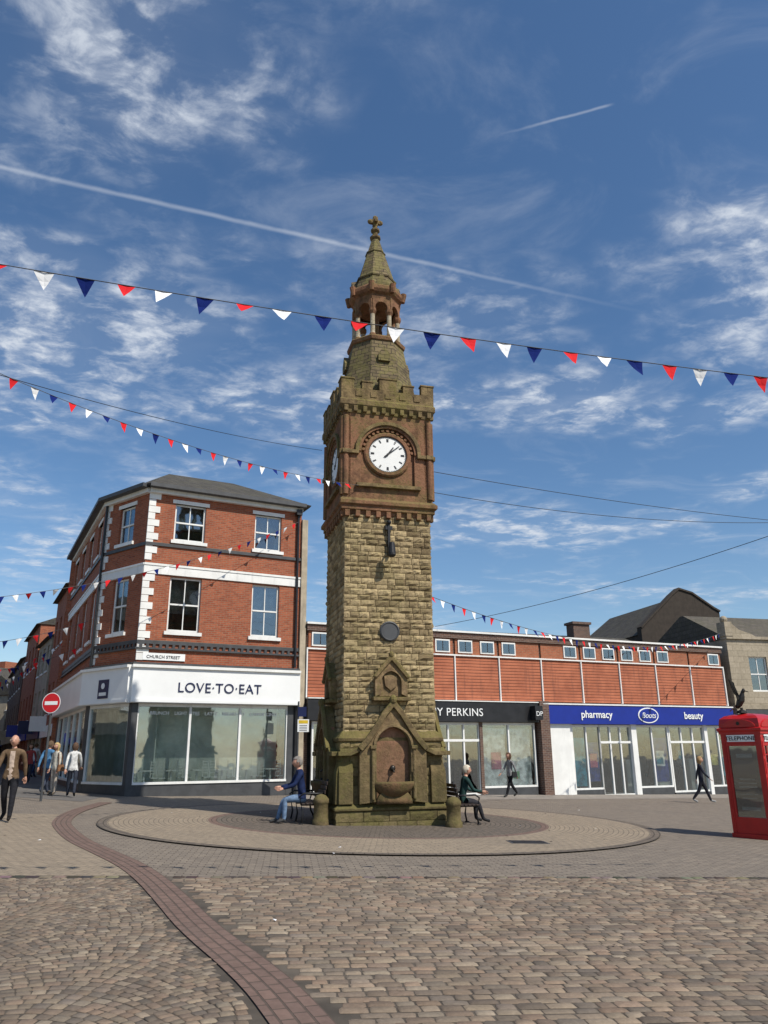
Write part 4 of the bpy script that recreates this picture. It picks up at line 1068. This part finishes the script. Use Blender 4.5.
    hd.mi=1; R2=r*1.1; grid=[]
    for j in range(13):
        th=math.pi*j/12; row=[]
        for i in range(24):
            a=2*math.pi*i/24; z=math.cos(th); rr=max(.02,math.sin(th)); x=.78*rr*math.cos(a); y=.95*rr*math.sin(a)
            if long and z<.1 and math.sin(a)>-.35: rr2=max(rr,.72); x=.85*rr2*math.cos(a);y=.98*rr2*math.sin(a); z=z*1.35-.05
            row.append(((hc.x+x*R2,hc.y+y*R2+.02*r,hc.z+z*R2*1.04+.03*r),(z,math.sin(a))))
        grid.append(row)
    for j in range(12):
        for i in range(24):
            q=[grid[j][i],grid[j][(i+1)%24],grid[j+1][(i+1)%24],grid[j+1][i]]
            zc=sum(t[1][0] for t in q)/4; ya=sum(t[1][1] for t in q)/4
            face=(ya<-.15 and zc<.5) or (ya<.25 and zc<.05 and not long) or (zc<-.45 and not long)
            if long and ya<-.35 and zc<.5: face=True
            if bald and zc>.35: face=True
            if face: continue
            hd.f([hd.v(*t[0]) for t in q])
    bmesh.ops.remove_doubles(hd.bm,verts=hd.bm.verts[:],dist=.0005)
    hd.done(smooth=True,recalc=True)
    if bag:
        g=B('shoulder_bag',cmat(bag,.5),E)
        bx=.17*H*.9; bz=V[i0].z
        g.loft([[(bx-.03,-.13,bz-.12),(bx+.05,-.13,bz-.12),(bx+.05,.13,bz-.12),(bx-.03,.13,bz-.12)],[(bx-.02,-.11,bz+.1),(bx+.03,-.11,bz+.1),(bx+.03,.11,bz+.1),(bx-.02,.11,bz+.1)]])
        g.tube([(bx,-.08,bz+.1),(.1*H,-.06,V[i3].z+.02),(.1*H,.04,V[i3].z+.03),(bx,.08,bz+.1)],.01,6); g.done(bevel=.01)
    return E
def at(x,y,o=.008): return (x,y,gz(x)+o)
person(at(-8.5,18.3),R(12),1.82,(.13,.085,.05),(.018,.018,.022),(.015,.012,.01),(.5,.48,.45),mode='walk',stride=.22,bald=True,name='walking_man',shirt=(.45,.35,.28))
person(at(-11.9,28.3),R(160),1.78,(.08,.2,.36),(.05,.06,.09),(.05,.04,.03),(.12,.08,.05),mode='walk',stride=.3,name='walking_man')
person(at(-11.45,27.9),R(-30),1.70,(.5,.47,.4),(.4,.34,.28),(.1,.08,.06),(.42,.3,.14),long=True,female=True,mode='stand',name='standing_woman',bag=(.2,.1,.05))
person(at(-10.6,27.3),R(200),1.74,(.6,.6,.58),(.03,.035,.05),(.02,.02,.02),(.1,.06,.04),long=True,female=True,mode='walk',stride=.3,name='walking_woman')
person(at(-13.9,33.0),R(170),1.7,(.05,.05,.06),(.03,.03,.05),mode='walk',name='walking_man')
person(at(-16.4,37.0),R(10),1.7,(.3,.05,.05),(.03,.03,.05),mode='walk',female=True,long=True,name='walking_woman')
person(at(-18.6,42.5),R(170),1.75,(.5,.5,.5),(.03,.05,.12),mode='walk',name='walking_man')
person(at(5.05,33.0),R(-60),1.75,(.22,.22,.22),(.012,.012,.014),(.02,.02,.02),(.09,.05,.03),long=True,female=True,mode='walk',stride=.42,name='walking_woman',bag=(.02,.02,.02))
person(at(12.3,31.7),R(75),1.74,(.02,.022,.035),(.02,.02,.028),(.3,.3,.3),(.35,.22,.1),long=True,female=True,mode='walk',stride=.4,name='walking_woman')
person(at(-1.98,19.2,.024),R(15-90),1.84,(.012,.022,.07),(.14,.21,.32),(.05,.05,.05),(.22,.2,.18),mode='sit',lean=.16,name='seated_man')
person(at(1.86,20.15,.024),R(15+90),1.68,(.02,.05,.045),(.03,.03,.035),(.02,.02,.02),(.5,.45,.36),mode='sit',female=True,lean=.22,name='seated_woman')
# ---------------------------------------------------------------- SKY / LIGHT
Sdir=Vector((.76*math.cos(R(50)),-.65*math.cos(R(50)),math.sin(R(50)))).normalized()
sun=bpy.data.lights.new('sun','SUN'); sun.energy=5.0; sun.angle=R(.5); sun.color=(1,.94,.84)
so=link(bpy.data.objects.new('sun',sun)); so.rotation_euler=Sdir.to_track_quat('Z','Y').to_euler(); so.location=(20,-20,40)
W=bpy.data.worlds.new("World"); sc.world=W; W.use_nodes=True; nt=W.node_tree; nt.nodes.clear()
out=nt.nodes.new('ShaderNodeOutputWorld')
sky=nd(nt,'ShaderNodeTexSky'); sky.sky_type='NISHITA'; sky.sun_disc=False; sky.sun_elevation=R(50); sky.sun_rotation=math.atan2(.76,-.65); sky.air_density=1.; sky.dust_density=.5; sky.ozone_density=2.2
hs=nd(nt,'ShaderNodeHueSaturation'); hs.inputs['Saturation'].default_value=1.16; nt.links.new(sky.outputs[0],hs.inputs['Color'])
bg=nd(nt,'ShaderNodeBackground'); bg.inputs[1].default_value=.122; nt.links.new(hs.outputs[0],bg.inputs[0])
tc=nd(nt,'ShaderNodeTexCoord').outputs['Generated']; sx=nd(nt,'ShaderNodeSeparateXYZ'); nt.links.new(tc,sx.inputs[0])
dz=mth(nt,'MAXIMUM',sx.outputs['Z'],.04); dz2=mth(nt,'ADD',dz,.06)
u=mth(nt,'DIVIDE',sx.outputs['X'],dz2); v=mth(nt,'DIVIDE',sx.outputs['Y'],dz2)
cb=nd(nt,'ShaderNodeCombineXYZ'); nt.links.new(u,cb.inputs[0]); nt.links.new(v,cb.inputs[1]); P=cb.outputs[0]
mp=nd(nt,'ShaderNodeMapping'); mp.inputs['Rotation'].default_value=(0,0,R(-25)); mp.inputs['Scale'].default_value=(1.,1.25,1); nt.links.new(P,mp.inputs[0]); Q=mp.outputs[0]
covn=noise(nt,Q,1.5,4,.55,.3)
def blob(cx,cy,r,amt):
    dx=mth(nt,'SUBTRACT',u,cx);dy=mth(nt,'SUBTRACT',v,cy)
    dd=mth(nt,'SQRT',mth(nt,'ADD',mth(nt,'MULTIPLY',dx,dx),mth(nt,'MULTIPLY',dy,dy)))
    return ramp(nt,dd,0,r,amt,0)
acc=covn
for bb in ((-.62,1.6,.85,.19),(-.28,.9,.36,.15),(.62,1.85,.55,.17),(.8,1.15,.45,.12),(.38,2.6,.6,.15),(.05,.78,.22,.08),(-1.3,2.9,1.2,.10)): acc=mth(nt,'ADD',acc,blob(*bb))
cov=ramp(nt,acc,.47,.72)
det=ramp(nt,noise(nt,Q,7.5,10,.6,.3),.42,.64)
fine=ramp(nt,noise(nt,Q,20,6,.6,.5),.35,.68)
wisp=ramp(nt,noise(nt,Q,2.4,9,.62,1.0),.5,.85,0,.3)
cl=mth(nt,'MULTIPLY',cov,mth(nt,'MULTIPLY',det,mth(nt,'ADD',mth(nt,'MULTIPLY',fine,.75),.45)))
cl=mth(nt,'ADD',mth(nt,'MULTIPLY',cl,.92),mth(nt,'ADD',wisp,mth(nt,'MULTIPLY',cov,.08)),clamp=True)
tu=mth(nt,'DIVIDE',sx.outputs['X'],dz); tv=mth(nt,'DIVIDE',sx.outputs['Y'],dz)
def trail(A,Bp,wd,fade,amt):
    ax,ay=A;bx,by=Bp; L=math.hypot(bx-ax,by-ay); dx,dy=(bx-ax)/L,(by-ay)/L
    px=mth(nt,'SUBTRACT',tu,ax);py=mth(nt,'SUBTRACT',tv,ay)
    al=mth(nt,'ADD',mth(nt,'MULTIPLY',px,dx),mth(nt,'MULTIPLY',py,dy))
    pr_=mth(nt,'ADD',mth(nt,'MULTIPLY',px,-dy),mth(nt,'MULTIPLY',py,dx))
    nz=noise(nt,P,9,4); pr_=mth(nt,'ADD',pr_,mth(nt,'MULTIPLY',mth(nt,'SUBTRACT',nz,.5),.012))
    m_=ramp(nt,mth(nt,'ABSOLUTE',pr_),0,wd,1,0)
    a1=ramp(nt,al,fade[0],fade[1],0,1); a2=ramp(nt,al,fade[2],fade[3],1,0)
    return mth(nt,'MULTIPLY',mth(nt,'MULTIPLY',m_,mth(nt,'MULTIPLY',a1,a2)),mth(nt,'MULTIPLY',mth(nt,'ADD',nz,.3),amt))
t1=trail((-.678,1.115),(.2636,1.471),.011,(-2,-1.9,.6,1.5),.42)
t2=trail((.26,1.03),(.374,.988),.005,(-.08,.06,.11,.13),.42)
cl=mth(nt,'ADD',cl,mth(nt,'ADD',t1,t2),clamp=True)
hz=ramp(nt,sx.outputs['Z'],.02,.22,.3,1); cl=mth(nt,'MULTIPLY',mth(nt,'MULTIPLY',cl,hz),.88)
bc=nd(nt,'ShaderNodeBackground'); bc.inputs[0].default_value=(.8,.86,.95,1); bc.inputs[1].default_value=.88
mx=nd(nt,'ShaderNodeMixShader'); nt.links.new(cl,mx.inputs[0]); nt.links.new(bg.outputs[0],mx.inputs[1]); nt.links.new(bc.outputs[0],mx.inputs[2]); nt.links.new(mx.outputs[0],out.inputs[0])
# ---------------------------------------------------------------- CAMERA
cam=bpy.data.cameras.new('camera'); co=link(bpy.data.objects.new('camera',cam)); sc.camera=co
cam.sensor_fit='VERTICAL'; cam.sensor_height=36; cam.lens=26.9; cam.clip_end=3000; cam.clip_start=.1
co.matrix_world=Matrix.Translation((0,0,1.65))@Matrix.Rotation(R(90+17.42),4,'X')@Matrix.Rotation(R(-.5),4,'Z')
